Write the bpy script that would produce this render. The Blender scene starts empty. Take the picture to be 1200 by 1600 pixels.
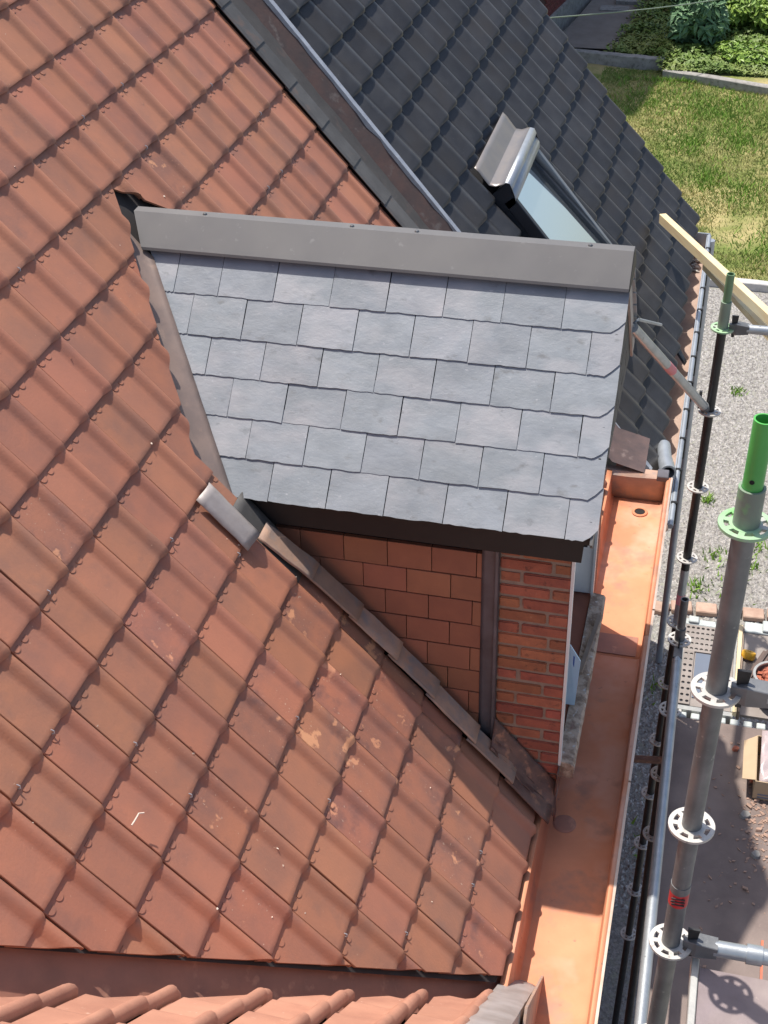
import bpy, bmesh, math, random
from mathutils import Vector, Matrix, noise
import numpy as np

U = 0.21                      # metres per layout unit (one roof tile width)
rnd = random.Random(7)
TH = math.radians(50.27)      # pitch of the big roof
CT, ST = math.cos(TH), math.sin(TH)
TAN = math.tan(TH)
scene = bpy.context.scene
col = scene.collection

# ------------------------------------------------------------------ camera
CAM = Vector((9.499, -11.3787, 13.4779))
yaw, pitch, roll = math.radians(15.127), math.radians(-35.923), math.radians(-1.807)
fw = Vector((-math.sin(yaw)*math.cos(pitch), math.cos(yaw)*math.cos(pitch), math.sin(pitch)))
rt = Vector((math.cos(yaw), math.sin(yaw), 0))
up = rt.cross(fw)
R_ = rt*math.cos(roll) + up*math.sin(roll)
U_ = -rt*math.sin(roll) + up*math.cos(roll)
cd = bpy.data.cameras.new('camera'); cam = bpy.data.objects.new('camera', cd); col.objects.link(cam)
cam.matrix_world = Matrix(((R_.x, U_.x, -fw.x, CAM.x*U), (R_.y, U_.y, -fw.y, CAM.y*U), (R_.z, U_.z, -fw.z, CAM.z*U), (0, 0, 0, 1)))
cd.sensor_fit = 'VERTICAL'; cd.sensor_height = 24.0; cd.lens = 24.0*2123.4/1600
cd.clip_start = 0.05; cd.clip_end = 800
scene.camera = cam
FPX = 2123.4
def pix(p):
    d = Vector(p) - CAM
    z = d.dot(fw)
    if z < 0.5: return (-9999, -9999)
    return (600 + FPX*d.dot(R_)/z, 800 - FPX*d.dot(U_)/z)

# ------------------------------------------------------------------ light
SUN = Vector((-0.32, 0.205, 1.0)).normalized()
w = bpy.data.worlds.new('World'); scene.world = w; w.use_nodes = True
nt = w.node_tree; nt.nodes.clear()
sky = nt.nodes.new('ShaderNodeTexSky'); sky.sky_type = 'NISHITA'; sky.sun_disc = False
sky.sun_elevation = math.asin(SUN.z); sky.sun_rotation = math.atan2(SUN.x, SUN.y)
sky.air_density = 1.0; sky.dust_density = 2.5; sky.ozone_density = 1.0
bg = nt.nodes.new('ShaderNodeBackground'); bg.inputs[1].default_value = 0.12
wo = nt.nodes.new('ShaderNodeOutputWorld')
nt.links.new(sky.outputs[0], bg.inputs[0]); nt.links.new(bg.outputs[0], wo.inputs[0])
ld = bpy.data.lights.new('sun', 'SUN'); ld.energy = 4.4; ld.angle = math.radians(0.8); ld.color = (1.0, 0.94, 0.86)
sun = bpy.data.objects.new('sun', ld); col.objects.link(sun)
sun.rotation_euler = (-SUN).to_track_quat('-Z', 'Y').to_euler()
sun.location = (0, 0, 30)
scene.view_settings.view_transform = 'Standard'; scene.view_settings.look = 'None'
scene.view_settings.exposure = 0.35; scene.view_settings.gamma = 1.0

# ------------------------------------------------------------------ materials
def mat(name, c1, c2, scale=4.0, rough=0.7, bump=0.15, bscale=60.0, metallic=0.0, rv=0.0, spots=None,
        detail=6.0, spec=0.5, lo=0.35, hi=0.65, stretch=None, bdist=0.004, c3=None, rough2=None, hue=0.0):
    """two-tone noise colour, per-object value change, optional spots (colour, scale, threshold), fine bump"""
    m = bpy.data.materials.new(name); m.use_nodes = True
    n = m.node_tree.nodes; l = m.node_tree.links
    b = n['Principled BSDF']
    geo = n.new('ShaderNodeNewGeometry'); info = n.new('ShaderNodeObjectInfo')
    pos = geo.outputs['Position']
    off = n.new('ShaderNodeVectorMath'); off.operation = 'MULTIPLY_ADD'
    comb = n.new('ShaderNodeCombineXYZ')
    mul = n.new('ShaderNodeMath'); mul.operation = 'MULTIPLY'; mul.inputs[1].default_value = 37.0
    l.new(info.outputs['Random'], mul.inputs[0])
    for i in range(3): l.new(mul.outputs[0], comb.inputs[i])
    l.new(pos, off.inputs[0]); off.inputs[1].default_value = stretch or (1, 1, 1); l.new(comb.outputs[0], off.inputs[2])
    v = off.outputs[0]
    def nz(sc, det=detail, vec=v, rg=0.6):
        t = n.new('ShaderNodeTexNoise'); t.inputs['Scale'].default_value = sc; t.inputs['Detail'].default_value = det
        t.inputs['Roughness'].default_value = rg; l.new(vec, t.inputs['Vector']); return t.outputs[0]
    def ramp(sock, a, bb):
        r = n.new('ShaderNodeMapRange'); r.inputs[1].default_value = a; r.inputs[2].default_value = bb
        r.clamp = True; l.new(sock, r.inputs[0]); return r.outputs[0]
    def mix(f, a, bb):
        x = n.new('ShaderNodeMix'); x.data_type = 'RGBA'
        if isinstance(f, float): x.inputs[0].default_value = f
        else: l.new(f, x.inputs[0])
        for s, val in ((6, a), (7, bb)):
            if isinstance(val, tuple): x.inputs[s].default_value = (*val[:3], 1)
            else: l.new(val, x.inputs[s])
        return x.outputs[2]
    c = mix(ramp(nz(scale), lo, hi), c1, c2)
    if c3: c = mix(ramp(nz(scale*0.37, 3), 0.48, 0.72), c, c3)
    if spots:
        for (sc_, ss, t0, t1) in spots:
            c = mix(ramp(nz(ss, 4), t0, t1), c, sc_)
    if rv:
        h = n.new('ShaderNodeHueSaturation')
        r = n.new('ShaderNodeMapRange'); r.inputs[3].default_value = 1-rv; r.inputs[4].default_value = 1+rv
        l.new(info.outputs['Random'], r.inputs[0]); l.new(r.outputs[0], h.inputs['Value'])
        if hue:
            w2 = n.new('ShaderNodeTexWhiteNoise'); w2.noise_dimensions = '1D'
            l.new(mul.outputs[0], w2.inputs['W'])
            r2 = n.new('ShaderNodeMapRange'); r2.inputs[3].default_value = 0.5-hue; r2.inputs[4].default_value = 0.5+hue
            l.new(w2.outputs[0], r2.inputs[0]); l.new(r2.outputs[0], h.inputs['Hue'])
        l.new(c, h.inputs['Color']); c = h.outputs[0]
    l.new(c, b.inputs['Base Color'])
    b.inputs['Roughness'].default_value = rough; b.inputs['Metallic'].default_value = metallic
    b.inputs['Specular IOR Level'].default_value = spec
    if rough2 is not None:
        r = n.new('ShaderNodeMapRange'); r.inputs[3].default_value = rough; r.inputs[4].default_value = rough2
        r.inputs[1].default_value = 0.35; r.inputs[2].default_value = 0.65
        l.new(nz(scale*1.7), r.inputs[0]); l.new(r.outputs[0], b.inputs['Roughness'])
    if bump:
        bp = n.new('ShaderNodeBump'); bp.inputs['Strength'].default_value = bump; bp.inputs['Distance'].default_value = bdist
        l.new(nz(bscale, 8), bp.inputs['Height']); l.new(bp.outputs[0], b.inputs['Normal'])
    return m

M = {}
M['terra'] = mat('terracotta_tile', (0.40, 0.166, 0.098), (0.30, 0.138, 0.094), 5.5, 0.55, 0.25, 90, rv=0.07, hue=0.004,
                 c3=(0.425, 0.176, 0.105), spots=[((0.50, 0.30, 0.21), 55, 0.70, 0.76), ((0.24, 0.125, 0.095), 5, 0.60, 0.84)])
M['terra_sunlit'] = mat('sunlit_terracotta', (0.50, 0.245, 0.165), (0.40, 0.19, 0.13), 6, 0.65, 0.25, 90, rv=0.08, c3=(0.55, 0.28, 0.19), spots=[((0.62, 0.42, 0.32), 40, 0.66, 0.76)])  # lightened terracotta: stronger sun on the lower slope put into the colour
M['terra_worn'] = mat('terracotta_tile_lime_smeared', (0.385, 0.158, 0.10), (0.27, 0.128, 0.095), 8.0, 0.55, 0.3, 90, rv=0.09, hue=0.005,
                 c3=(0.43, 0.172, 0.10), spots=[((0.62, 0.29, 0.165), 8, 0.62, 0.66), ((0.58, 0.42, 0.32), 70, 0.66, 0.74), ((0.17, 0.09, 0.08), 6, 0.58, 0.75)])
M['black'] = mat('dark_grey_tile', (0.050, 0.050, 0.053), (0.031, 0.031, 0.034), 6, 0.36, 0.25, 120, rv=0.16,
                 c3=(0.042, 0.037, 0.033), spots=[((0.09, 0.085, 0.08), 60, 0.67, 0.76)], rough2=0.46)
M['slate'] = mat('natural_slate', (0.272, 0.298, 0.328), (0.222, 0.244, 0.268), 7, 0.33, 0.24, 38, rv=0.075, rough2=0.55, hue=0.006,
                 stretch=(1, 1.6, 1.6), bdist=0.006, c3=(0.35, 0.35, 0.37), spots=[((0.19, 0.20, 0.21), 11, 0.62, 0.74), ((0.42, 0.43, 0.46), 34, 0.66, 0.78)])
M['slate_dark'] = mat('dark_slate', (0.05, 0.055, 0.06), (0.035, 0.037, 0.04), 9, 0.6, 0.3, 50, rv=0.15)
M['cap'] = mat('coated_ridge_metal', (0.175, 0.170, 0.167), (0.152, 0.148, 0.146), 2.2, 0.42, 0.12, 2.6, metallic=0.3, rough2=0.55, spots=[((0.25, 0.245, 0.24), 22, 0.64, 0.8)])
M['screw'] = mat('steel_screw', (0.2, 0.2, 0.2), (0.15, 0.15, 0.15), 30, 0.4, 0, metallic=0.8)
M['fascia'] = mat('black_fascia', (0.012, 0.011, 0.012), (0.016, 0.015, 0.015), 6, 0.6, 0.05)
M['lead'] = mat('weathered_lead', (0.43, 0.275, 0.20), (0.31, 0.21, 0.165), 9, 0.6, 0.35, 40, metallic=0.0, rv=0.2, rough2=0.7,
                spots=[((0.23, 0.205, 0.20), 8, 0.50, 0.68), ((0.45, 0.25, 0.16), 14, 0.60, 0.75)])
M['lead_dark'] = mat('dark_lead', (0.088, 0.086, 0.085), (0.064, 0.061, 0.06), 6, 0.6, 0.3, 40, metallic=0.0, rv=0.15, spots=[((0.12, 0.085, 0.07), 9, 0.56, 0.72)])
M['lead_blue'] = mat('grey_lead', (0.16, 0.155, 0.175), (0.12, 0.11, 0.12), 8, 0.5, 0.3, 40, metallic=0.35, rv=0.1)
M['lead_light'] = mat('bright_lead', (0.40, 0.365, 0.355), (0.30, 0.265, 0.25), 8, 0.5, 0.3, 30, metallic=0.15, rv=0.08)
M['lead_rust'] = mat('rust_stained_lead', (0.20, 0.11, 0.085), (0.12, 0.07, 0.06), 14, 0.55, 0.5, 50, metallic=0.3, spots=[((0.38, 0.19, 0.12), 20, 0.55, 0.68)])
M['lead_brown'] = mat('brown_stained_lead', (0.13, 0.085, 0.075), (0.085, 0.06, 0.056), 8, 0.5, 0.3, 40, spots=[((0.24, 0.18, 0.16), 9, 0.6, 0.72)])
M['lead_val'] = mat('brown_valley_lead', (0.27, 0.20, 0.17), (0.20, 0.155, 0.14), 7, 0.5, 0.3, 30, spots=[((0.35, 0.25, 0.20), 10, 0.6, 0.75)])
M['lead_black'] = mat('blackened_lead', (0.07, 0.064, 0.06), (0.05, 0.045, 0.042), 6, 0.6, 0.3, 40, spots=[((0.10, 0.07, 0.06), 9, 0.56, 0.72)])
M['mortar_edge'] = mat('zinc_edge', (0.55, 0.57, 0.60), (0.40, 0.42, 0.46), 12, 0.45, 0.3, 50, metallic=0.4)
M['brown_render'] = mat('brown_wall_band', (0.095, 0.055, 0.048), (0.055, 0.042, 0.042), 6, 0.8, 0.5, 30, spots=[((0.12, 0.10, 0.095), 9, 0.6, 0.7)])
M['copper'] = mat('new_copper_sheet', (0.68, 0.295, 0.16), (0.57, 0.235, 0.125), 3.0, 0.58, 0.06, 12, metallic=0.3, rough2=0.7,
                  c3=(0.56, 0.27, 0.165), spots=[((0.66, 0.36, 0.25), 2.2, 0.52, 0.68), ((0.40, 0.22, 0.155), 4, 0.56, 0.72), ((0.33, 0.17, 0.12), 17, 0.66, 0.76)])
M['copper_dull'] = mat('dulled_copper', (0.40, 0.185, 0.125), (0.30, 0.145, 0.105), 6, 0.55, 0.1, 25, metallic=0.1, spots=[((0.52, 0.27, 0.18), 8, 0.6, 0.7)])
M['rim_edge'] = mat('pale_rim_edge', (0.72, 0.60, 0.50), (0.62, 0.47, 0.36), 9, 0.35, 0.05, metallic=0.5)
M['clad'] = mat('clay_cladding_tile', (0.40, 0.165, 0.095), (0.33, 0.135, 0.082), 6, 0.65, 0.2, 60, rv=0.15, hue=0.006)
M['brick'] = mat('orange_brick', (0.43, 0.145, 0.082), (0.33, 0.11, 0.068), 16, 0.85, 0.7, 70, rv=0.17, hue=0.012, bdist=0.006,
                 spots=[((0.20, 0.075, 0.05), 26, 0.60, 0.72), ((0.5, 0.30, 0.2), 60, 0.68, 0.78)])
M['mortar'] = mat('brick_mortar', (0.36, 0.27, 0.21), (0.28, 0.21, 0.165), 20, 0.9, 0.7, 110)
M['white'] = mat('white_paint', (0.80, 0.80, 0.79), (0.72, 0.72, 0.71), 5, 0.4, 0.03)
M['stone'] = mat('weathered_stone_sill', (0.55, 0.42, 0.32), (0.27, 0.19, 0.135), 18, 0.9, 0.8, 60, spots=[((0.62, 0.58, 0.54), 40, 0.6, 0.68), ((0.30, 0.17, 0.14), 9, 0.6, 0.7)], lo=0.42, hi=0.58, bdist=0.01)
M['film'] = mat('pale_blue_film', (0.56, 0.72, 0.86), (0.50, 0.66, 0.82), 14, 0.35, 0.1, 30)
M['film_mark'] = mat('blue_ink', (0.03, 0.10, 0.42), (0.03, 0.10, 0.42), 3, 0.5, 0)
M['zinc'] = mat('zinc_sheet', (0.46, 0.50, 0.54), (0.38, 0.41, 0.45), 6, 0.38, 0.1, 20, metallic=0.6, rough2=0.5)
M['apron'] = mat('brownish_zinc', (0.33, 0.29, 0.26), (0.27, 0.25, 0.24), 5, 0.38, 0.1, 20, metallic=0.55)
M['gut_brown'] = mat('dusty_gutter_floor', (0.42, 0.31, 0.25), (0.35, 0.25, 0.20), 8, 0.6, 0.2, 60, metallic=0.15)
M['black_metal'] = mat('black_metal', (0.02, 0.02, 0.021), (0.03, 0.03, 0.03), 20, 0.45, 0.1, metallic=0.4)
M['sky_frame'] = mat('anthracite_frame', (0.035, 0.042, 0.055), (0.028, 0.033, 0.042), 5, 0.4, 0.04, metallic=0.3)
M['sky_cover'] = mat('grey_cover_strip', (0.26, 0.28, 0.31), (0.22, 0.24, 0.27), 5, 0.35, 0.04, metallic=0.6)
M['tube'] = mat('galvanised_tube', (0.23, 0.235, 0.24), (0.16, 0.165, 0.17), 9, 0.45, 0.2, 90, metallic=0.55, rv=0.06, rough2=0.6, spots=[((0.33, 0.33, 0.32), 40, 0.66, 0.74)])
M['tube_bright'] = mat('bright_galvanised_tube', (0.46, 0.49, 0.51), (0.36, 0.39, 0.41), 12, 0.38, 0.15, 90, metallic=0.6, spots=[((0.25, 0.25, 0.25), 30, 0.66, 0.74)])
M['tube_dark'] = mat('dark_tube', (0.045, 0.045, 0.047), (0.03, 0.03, 0.031), 12, 0.42, 0.2, 90, metallic=0.4, spots=[((0.25, 0.25, 0.24), 60, 0.69, 0.75)])
M['rosette'] = mat('pale_rosette', (0.62, 0.60, 0.56), (0.50, 0.48, 0.45), 20, 0.5, 0.2, 60, metallic=0.35, spots=[((0.3, 0.28, 0.26), 35, 0.62, 0.72)])
M['green'] = mat('bright_green_paint', (0.10, 0.45, 0.09), (0.08, 0.36, 0.08), 6, 0.38, 0.05)
M['green_pale'] = mat('pale_green_paint', (0.36, 0.56, 0.33), (0.30, 0.44, 0.27), 9, 0.45, 0.1, spots=[((0.2, 0.5, 0.15), 12, 0.55, 0.7), ((0.45, 0.46, 0.42), 16, 0.55, 0.65)])
M['green_grey'] = mat('green_grey_collar', (0.24, 0.31, 0.23), (0.20, 0.23, 0.19), 9, 0.5, 0.1, spots=[((0.20, 0.42, 0.18), 10, 0.6, 0.72)])
M['green_dull'] = mat('dull_green_paint', (0.17, 0.29, 0.15), (0.13, 0.22, 0.12), 9, 0.45, 0.1)
M['red'] = mat('red_sticker', (0.62, 0.035, 0.04), (0.55, 0.03, 0.035), 5, 0.45, 0)
M['pink'] = mat('pink_spray_paint', (0.75, 0.22, 0.25), (0.68, 0.28, 0.29), 40, 0.6, 0)
M['ink'] = mat('dark_print', (0.04, 0.03, 0.035), (0.05, 0.03, 0.03), 5, 0.6, 0)
M['rail'] = mat('aluminium_edge', (0.52, 0.52, 0.48), (0.42, 0.42, 0.40), 12, 0.4, 0.1, metallic=0.5)
M['deck_metal'] = mat('steel_deck', (0.33, 0.29, 0.265), (0.27, 0.235, 0.21), 7, 0.6, 0.15, 60, metallic=0.3)
M['deck_white'] = mat('pale_deck_end', (0.56, 0.60, 0.58), (0.44, 0.47, 0.46), 10, 0.5, 0.15, metallic=0.2)
M['ply'] = mat('dusty_plywood', (0.215, 0.165, 0.145), (0.165, 0.125, 0.11), 5, 0.75, 0.3, 90, c3=(0.30, 0.235, 0.20), spots=[((0.36, 0.28, 0.23), 30, 0.66, 0.8)])
M['ply_violet'] = mat('phenolic_plywood', (0.25, 0.20, 0.205), (0.20, 0.155, 0.155), 9, 0.6, 0.2, 90, c3=(0.33, 0.27, 0.25), spots=[((0.4, 0.33, 0.29), 40, 0.68, 0.78)])
M['panel_blue'] = mat('slate_blue_sheet', (0.15, 0.18, 0.235), (0.135, 0.16, 0.21), 5, 0.5, 0.03)
M['timber'] = mat('fresh_timber', (0.72, 0.60, 0.36), (0.66, 0.50, 0.29), 5, 0.7, 0.2, 60, stretch=(0.6, 0.6, 5), c3=(0.70, 0.66, 0.46))
M['timber_cool'] = mat('pale_timber', (0.66, 0.68, 0.50), (0.60, 0.58, 0.42), 5, 0.7, 0.2, 60, stretch=(0.6, 0.6, 5))
M['timber_dark'] = mat('dark_timber', (0.14, 0.095, 0.08), (0.095, 0.065, 0.055), 9, 0.7, 0.3, 60)
M['timber_old'] = mat('old_timber', (0.33, 0.25, 0.19), (0.25, 0.185, 0.14), 14, 0.8, 0.3, 60)
M['card'] = mat('cardboard', (0.50, 0.37, 0.235), (0.45, 0.33, 0.21), 6, 0.8, 0.1, 90)
M['card_print'] = mat('blue_grey_print', (0.17, 0.19, 0.24), (0.2, 0.21, 0.25), 30, 0.8, 0)
M['bucket'] = mat('dark_bucket', (0.06, 0.055, 0.053), (0.09, 0.085, 0.08), 8, 0.5, 0.1)
M['rubble'] = mat('terracotta_rubble', (0.55, 0.17, 0.09), (0.42, 0.15, 0.10), 30, 0.85, 0.4, 80, rv=0.15)
M['crumbs'] = mat('dusty_crumbs', (0.42, 0.27, 0.20), (0.33, 0.22, 0.17), 30, 0.9, 0.3)
M['yellow'] = mat('yellow_plastic', (0.75, 0.42, 0.03), (0.68, 0.36, 0.03), 6, 0.4, 0)
M['bag'] = mat('creased_plastic_bag', (0.52, 0.44, 0.44), (0.40, 0.33, 0.33), 8, 0.25, 0.4, 12, spots=[((0.50, 0.20, 0.21), 11, 0.58, 0.66)])
M['gravel'] = mat('gravel_bed', (0.34, 0.325, 0.30), (0.20, 0.19, 0.175), 34, 0.9, 1.0, 40, lo=0.40, hi=0.60, bdist=0.02, c3=(0.30, 0.30, 0.24))
M['stonebit'] = mat('gravel_stones', (0.50, 0.48, 0.45), (0.22, 0.205, 0.19), 24, 0.85, 0.2, lo=0.40, hi=0.60)
M['soil'] = mat('bare_soil', (0.40, 0.32, 0.22), (0.25, 0.20, 0.12), 5, 0.95, 0.6, 30, bdist=0.02)
M['lawn'] = mat('dry_lawn', (0.18, 0.21, 0.05), (0.42, 0.35, 0.16), 1.1, 0.95, 0.8, 26, bdist=0.03, c3=(0.12, 0.17, 0.035), lo=0.42, hi=0.60)
M['blade'] = mat('grass_blades', (0.17, 0.25, 0.048), (0.44, 0.40, 0.165), 1.0, 0.8, 0, c3=(0.15, 0.24, 0.04), lo=0.42, hi=0.58)
M['tuft'] = mat('lush_grass', (0.15, 0.30, 0.03), (0.22, 0.37, 0.05), 6, 0.7, 0)
M['leaf_a'] = mat('blue_green_leaves', (0.16, 0.28, 0.14), (0.09, 0.19, 0.085), 5, 0.5, 0)
M['leaf_b'] = mat('bright_green_leaves', (0.26, 0.38, 0.06), (0.16, 0.28, 0.04), 4, 0.5, 0)
M['leaf_c'] = mat('mid_green_leaves', (0.16, 0.25, 0.045), (0.11, 0.18, 0.032), 2, 0.6, 0, c3=(0.24, 0.28, 0.07))
M['stem'] = mat('plant_stem', (0.10, 0.12, 0.05), (0.08, 0.09, 0.04), 4, 0.8, 0)
M['concrete'] = mat('weathered_concrete', (0.36, 0.345, 0.32), (0.24, 0.23, 0.21), 7, 0.9, 0.5, 50, spots=[((0.15, 0.145, 0.13), 14, 0.6, 0.7)])
M['concrete_white'] = mat('pale_concrete', (0.58, 0.57, 0.55), (0.46, 0.45, 0.43), 7, 0.9, 0.4, 50, spots=[((0.3, 0.3, 0.28), 20, 0.62, 0.72)])
M['path'] = mat('dull_concrete_path', (0.27, 0.24, 0.21), (0.22, 0.19, 0.165), 3, 0.9, 0.4, 30)
M['redbrick'] = mat('dark_red_brick', (0.23, 0.055, 0.045), (0.17, 0.045, 0.04), 6, 0.85, 0.4, 60, rv=0.15)
M['redmortar'] = mat('dark_mortar', (0.10, 0.045, 0.04), (0.08, 0.04, 0.036), 8, 0.9, 0.4)
M['edgebrick'] = mat('sandy_edging_brick', (0.46, 0.33, 0.25), (0.37, 0.24, 0.18), 8, 0.9, 0.5, 50, rv=0.12)
M['wire'] = mat('green_wire', (0.22, 0.27, 0.20), (0.2, 0.25, 0.2), 5, 0.5, 0)
M['housewall'] = mat('plain_brickwork', (0.33, 0.12, 0.07), (0.26, 0.10, 0.065), 10, 0.85, 0.4, 50)
M['underlay'] = mat('dark_underlay', (0.03, 0.025, 0.024), (0.035, 0.03, 0.03), 5, 0.8, 0.1)
M['hole'] = mat('dark_pipe_inside', (0.008, 0.007, 0.007), (0.01, 0.008, 0.008), 5, 0.8, 0)
# reflective window glass
def glass(name, tint, gl, rough=0.02):
    m = bpy.data.materials.new(name); m.use_nodes = True
    b = m.node_tree.nodes['Principled BSDF']
    b.inputs['Base Color'].default_value = (*tint, 1); b.inputs['Metallic'].default_value = gl
    b.inputs['Roughness'].default_value = rough
    return m
M['glass'] = glass('coated_glass', (0.86, 0.92, 0.95), 0.95)
M['glass_dark'] = glass('dark_glass', (0.05, 0.06, 0.07), 0.0)

# ------------------------------------------------------------------ builders
def link(name, me, m=None, parent=None, loc=None, smooth=False, kind=None):
    if m is not None and not me.materials: me.materials.append(M[m])
    o = bpy.data.objects.new(name, me); col.objects.link(o)
    if loc is not None: o.location = Vector(loc)*U
    if parent is not None:
        o.parent = parent
        o.matrix_parent_inverse = Matrix.Translation(-wloc(parent))
    if kind: o['kind'] = kind
    return o
_w = {}
def wloc(o): return _w.get(o.name, Vector((0, 0, 0)))
def thing(name, label, cat, loc=(0, 0, 0), group=None):
    o = bpy.data.objects.new(name, None); col.objects.link(o); o.empty_display_size = 0.1
    o.location = Vector(loc)*U; _w[o.name] = Vector(loc)*U
    return tag(o, label, cat, group)
def tag(o, label, cat, group=None):
    o['label'] = label; o['category'] = cat
    if group: o['group'] = group
    return o

class MB:
    def __init__(s): s.v = []; s.f = []
    def add(s, vs, fs):
        k = len(s.v); s.v += [tuple(a) for a in vs]; s.f += [tuple(i+k for i in f) for f in fs]; return s
    def box(s, a, b):
        x0, y0, z0 = a; x1, y1, z1 = b
        return s.add([(x0,y0,z0),(x1,y0,z0),(x1,y1,z0),(x0,y1,z0),(x0,y0,z1),(x1,y0,z1),(x1,y1,z1),(x0,y1,z1)],
                     [(0,3,2,1),(4,5,6,7),(0,1,5,4),(1,2,6,5),(2,3,7,6),(3,0,4,7)])
    def obox(s, c, ax, ay, az):
        c, ax, ay, az = map(Vector, (c, ax, ay, az)); vs = []
        for k in (-1, 1):
            for (i, j) in ((-1,-1),(1,-1),(1,1),(-1,1)): vs.append(c+ax*i+ay*j+az*k)
        return s.add(vs, [(0,3,2,1),(4,5,6,7),(0,1,5,4),(1,2,6,5),(2,3,7,6),(3,0,4,7)])
    def bar(s, p, q, wid, hei, upv=(0,0,1)):
        p, q = Vector(p), Vector(q); d = (q-p); L = d.length; d.normalize()
        sd = d.cross(Vector(upv)).normalized(); u2 = sd.cross(d)
        return s.obox((p+q)/2, d*L/2, sd*wid/2, u2*hei/2)
    def tube(s, p, q, r, n=20, r2=None, caps=True, inner=None):
        p, q = Vector(p), Vector(q); d = (q-p).normalized(); r2 = r if r2 is None else r2
        a = d.orthogonal().normalized(); b = d.cross(a); vs = []
        rings = [(p, r), (q, r2)]
        if inner: rings += [(q, inner), (p, inner)]
        for (c, rr) in rings:
            for i in range(n):
                t = 2*math.pi*i/n; vs.append(c + a*math.cos(t)*rr + b*math.sin(t)*rr)
        m = len(rings); fs = []
        for k in range(m if inner else 1):
            k2 = (k+1) % m
            for i in range(n): j = (i+1) % n; fs.append((k*n+i, k*n+j, k2*n+j, k2*n+i))
        if caps and not inner: fs.append(tuple(reversed(range(n)))); fs.append(tuple(range(n, 2*n)))
        return s.add(vs, fs)
    def lathe(s, c, prof, n=24, axis=(0,0,1), closed=True):
        c = Vector(c); d = Vector(axis).normalized(); a = d.orthogonal().normalized(); b = d.cross(a)
        vs = []; fs = []; m = len(prof)
        for (r, h) in prof:
            for i in range(n):
                t = 2*math.pi*i/n; vs.append(c + d*h + a*math.cos(t)*r + b*math.sin(t)*r)
        for k in range(m if closed else m-1):
            k2 = (k+1) % m
            for i in range(n): j = (i+1) % n; fs.append((k*n+i, k*n+j, k2*n+j, k2*n+i))
        return s.add(vs, fs)
    def path(s, pts, r, n=8):
        pts = [Vector(p) for p in pts]; vs = []; fs = []; a = None
        for i, p in enumerate(pts):
            d = (pts[min(i+1, len(pts)-1)] - pts[max(i-1, 0)]).normalized()
            a = d.orthogonal().normalized() if a is None else (a - d*a.dot(d)).normalized()
            b = d.cross(a)
            for k in range(n):
                t = 2*math.pi*k/n; vs.append(p + a*math.cos(t)*r + b*math.sin(t)*r)
        for i in range(len(pts)-1):
            for k in range(n): j = (k+1) % n; fs.append((i*n+k, i*n+j, (i+1)*n+j, (i+1)*n+k))
        fs.append(tuple(reversed(range(n)))); fs.append(tuple(range((len(pts)-1)*n, len(pts)*n)))
        return s.add(vs, fs)
    def prism(s, poly, off):
        off = Vector(off); n = len(poly); vs = [Vector(p) for p in poly]; vs += [p+off for p in vs]
        return s.add(vs, [tuple(range(n)), tuple(reversed(range(n, 2*n)))] + [(i, (i+1) % n, n+(i+1) % n, n+i) for i in range(n)])
    def grid(s, P):
        R, Cc = len(P), len(P[0]); vs = [p for r in P for p in r]
        return s.add(vs, [(i*Cc+j, i*Cc+j+1, (i+1)*Cc+j+1, (i+1)*Cc+j) for i in range(R-1) for j in range(Cc-1)])
    def mesh(s, name, smooth=False, bevel=0, org=None, angle=None):
        me = bpy.data.meshes.new(name); o = Vector(org) if org is not None else Vector((0,0,0))
        me.from_pydata([(Vector(v)-o)*U for v in s.v], [], s.f)
        bm = bmesh.new(); bm.from_mesh(me)
        bmesh.ops.recalc_face_normals(bm, faces=bm.faces)
        if bevel: bmesh.ops.bevel(bm, geom=list(bm.edges), offset=bevel*U, segments=1, affect='EDGES', clamp_overlap=True)
        if smooth:
            for f in bm.faces: f.smooth = True
            lim = math.radians(angle or 40)
            for e in bm.edges:
                if len(e.link_faces) == 2 and e.calc_face_angle(0) > lim: e.smooth = False
        bm.to_mesh(me); bm.free(); return me
    def build(s, name, m, parent=None, smooth=False, bevel=0, kind=None, solid=0, org=None):
        me = s.mesh(name, smooth, bevel, org)
        o = link(name, me, m, parent, kind=kind, loc=org)
        if solid:
            md = o.modifiers.new('thickness', 'SOLIDIFY'); md.thickness = solid*U; md.offset = 0
        return o

def jit(a): return rnd.uniform(-a, a)
def nz3(p, sc): return noise.noise(Vector(p)*sc)

# ------------------------------------------------------------------ ground and setting
GZ = -34.0
def sheet(name, poly, z, m):
    o = MB().add([(x, y, z) for x, y in poly], [tuple(range(len(poly)))]).build(name, m)
    o['kind'] = 'structure'; return o
sheet('ground', [(-900, -900), (900, -900), (900, 1500), (-900, 1500)], GZ-0.06, 'gravel')
def lawn_mesh():
    P = [[(x, y, GZ + 0.35 + 0.25*nz3((x, y, 3), 0.12)) for x in np.linspace(-12, 42, 46)] for y in np.linspace(86.2, 136.2, 50)]
    o = MB().grid(P).build('lawn', 'lawn', smooth=True); o['kind'] = 'structure'
lawn_mesh()
sheet('garden_soil', [(-3.4, 135.9), (2.1, 135.1), (2.35, 132.8), (26, 124.8), (60, 124.8), (60, 330), (-3.4, 330)], GZ+0.9, 'lawn')
sheet('garden_path', [(-10.2, 138.9), (-3.6, 138.9), (-1.2, 165), (-1.2, 330), (-7.2, 330), (-8.0, 160)], GZ+0.92, 'path')

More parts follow.
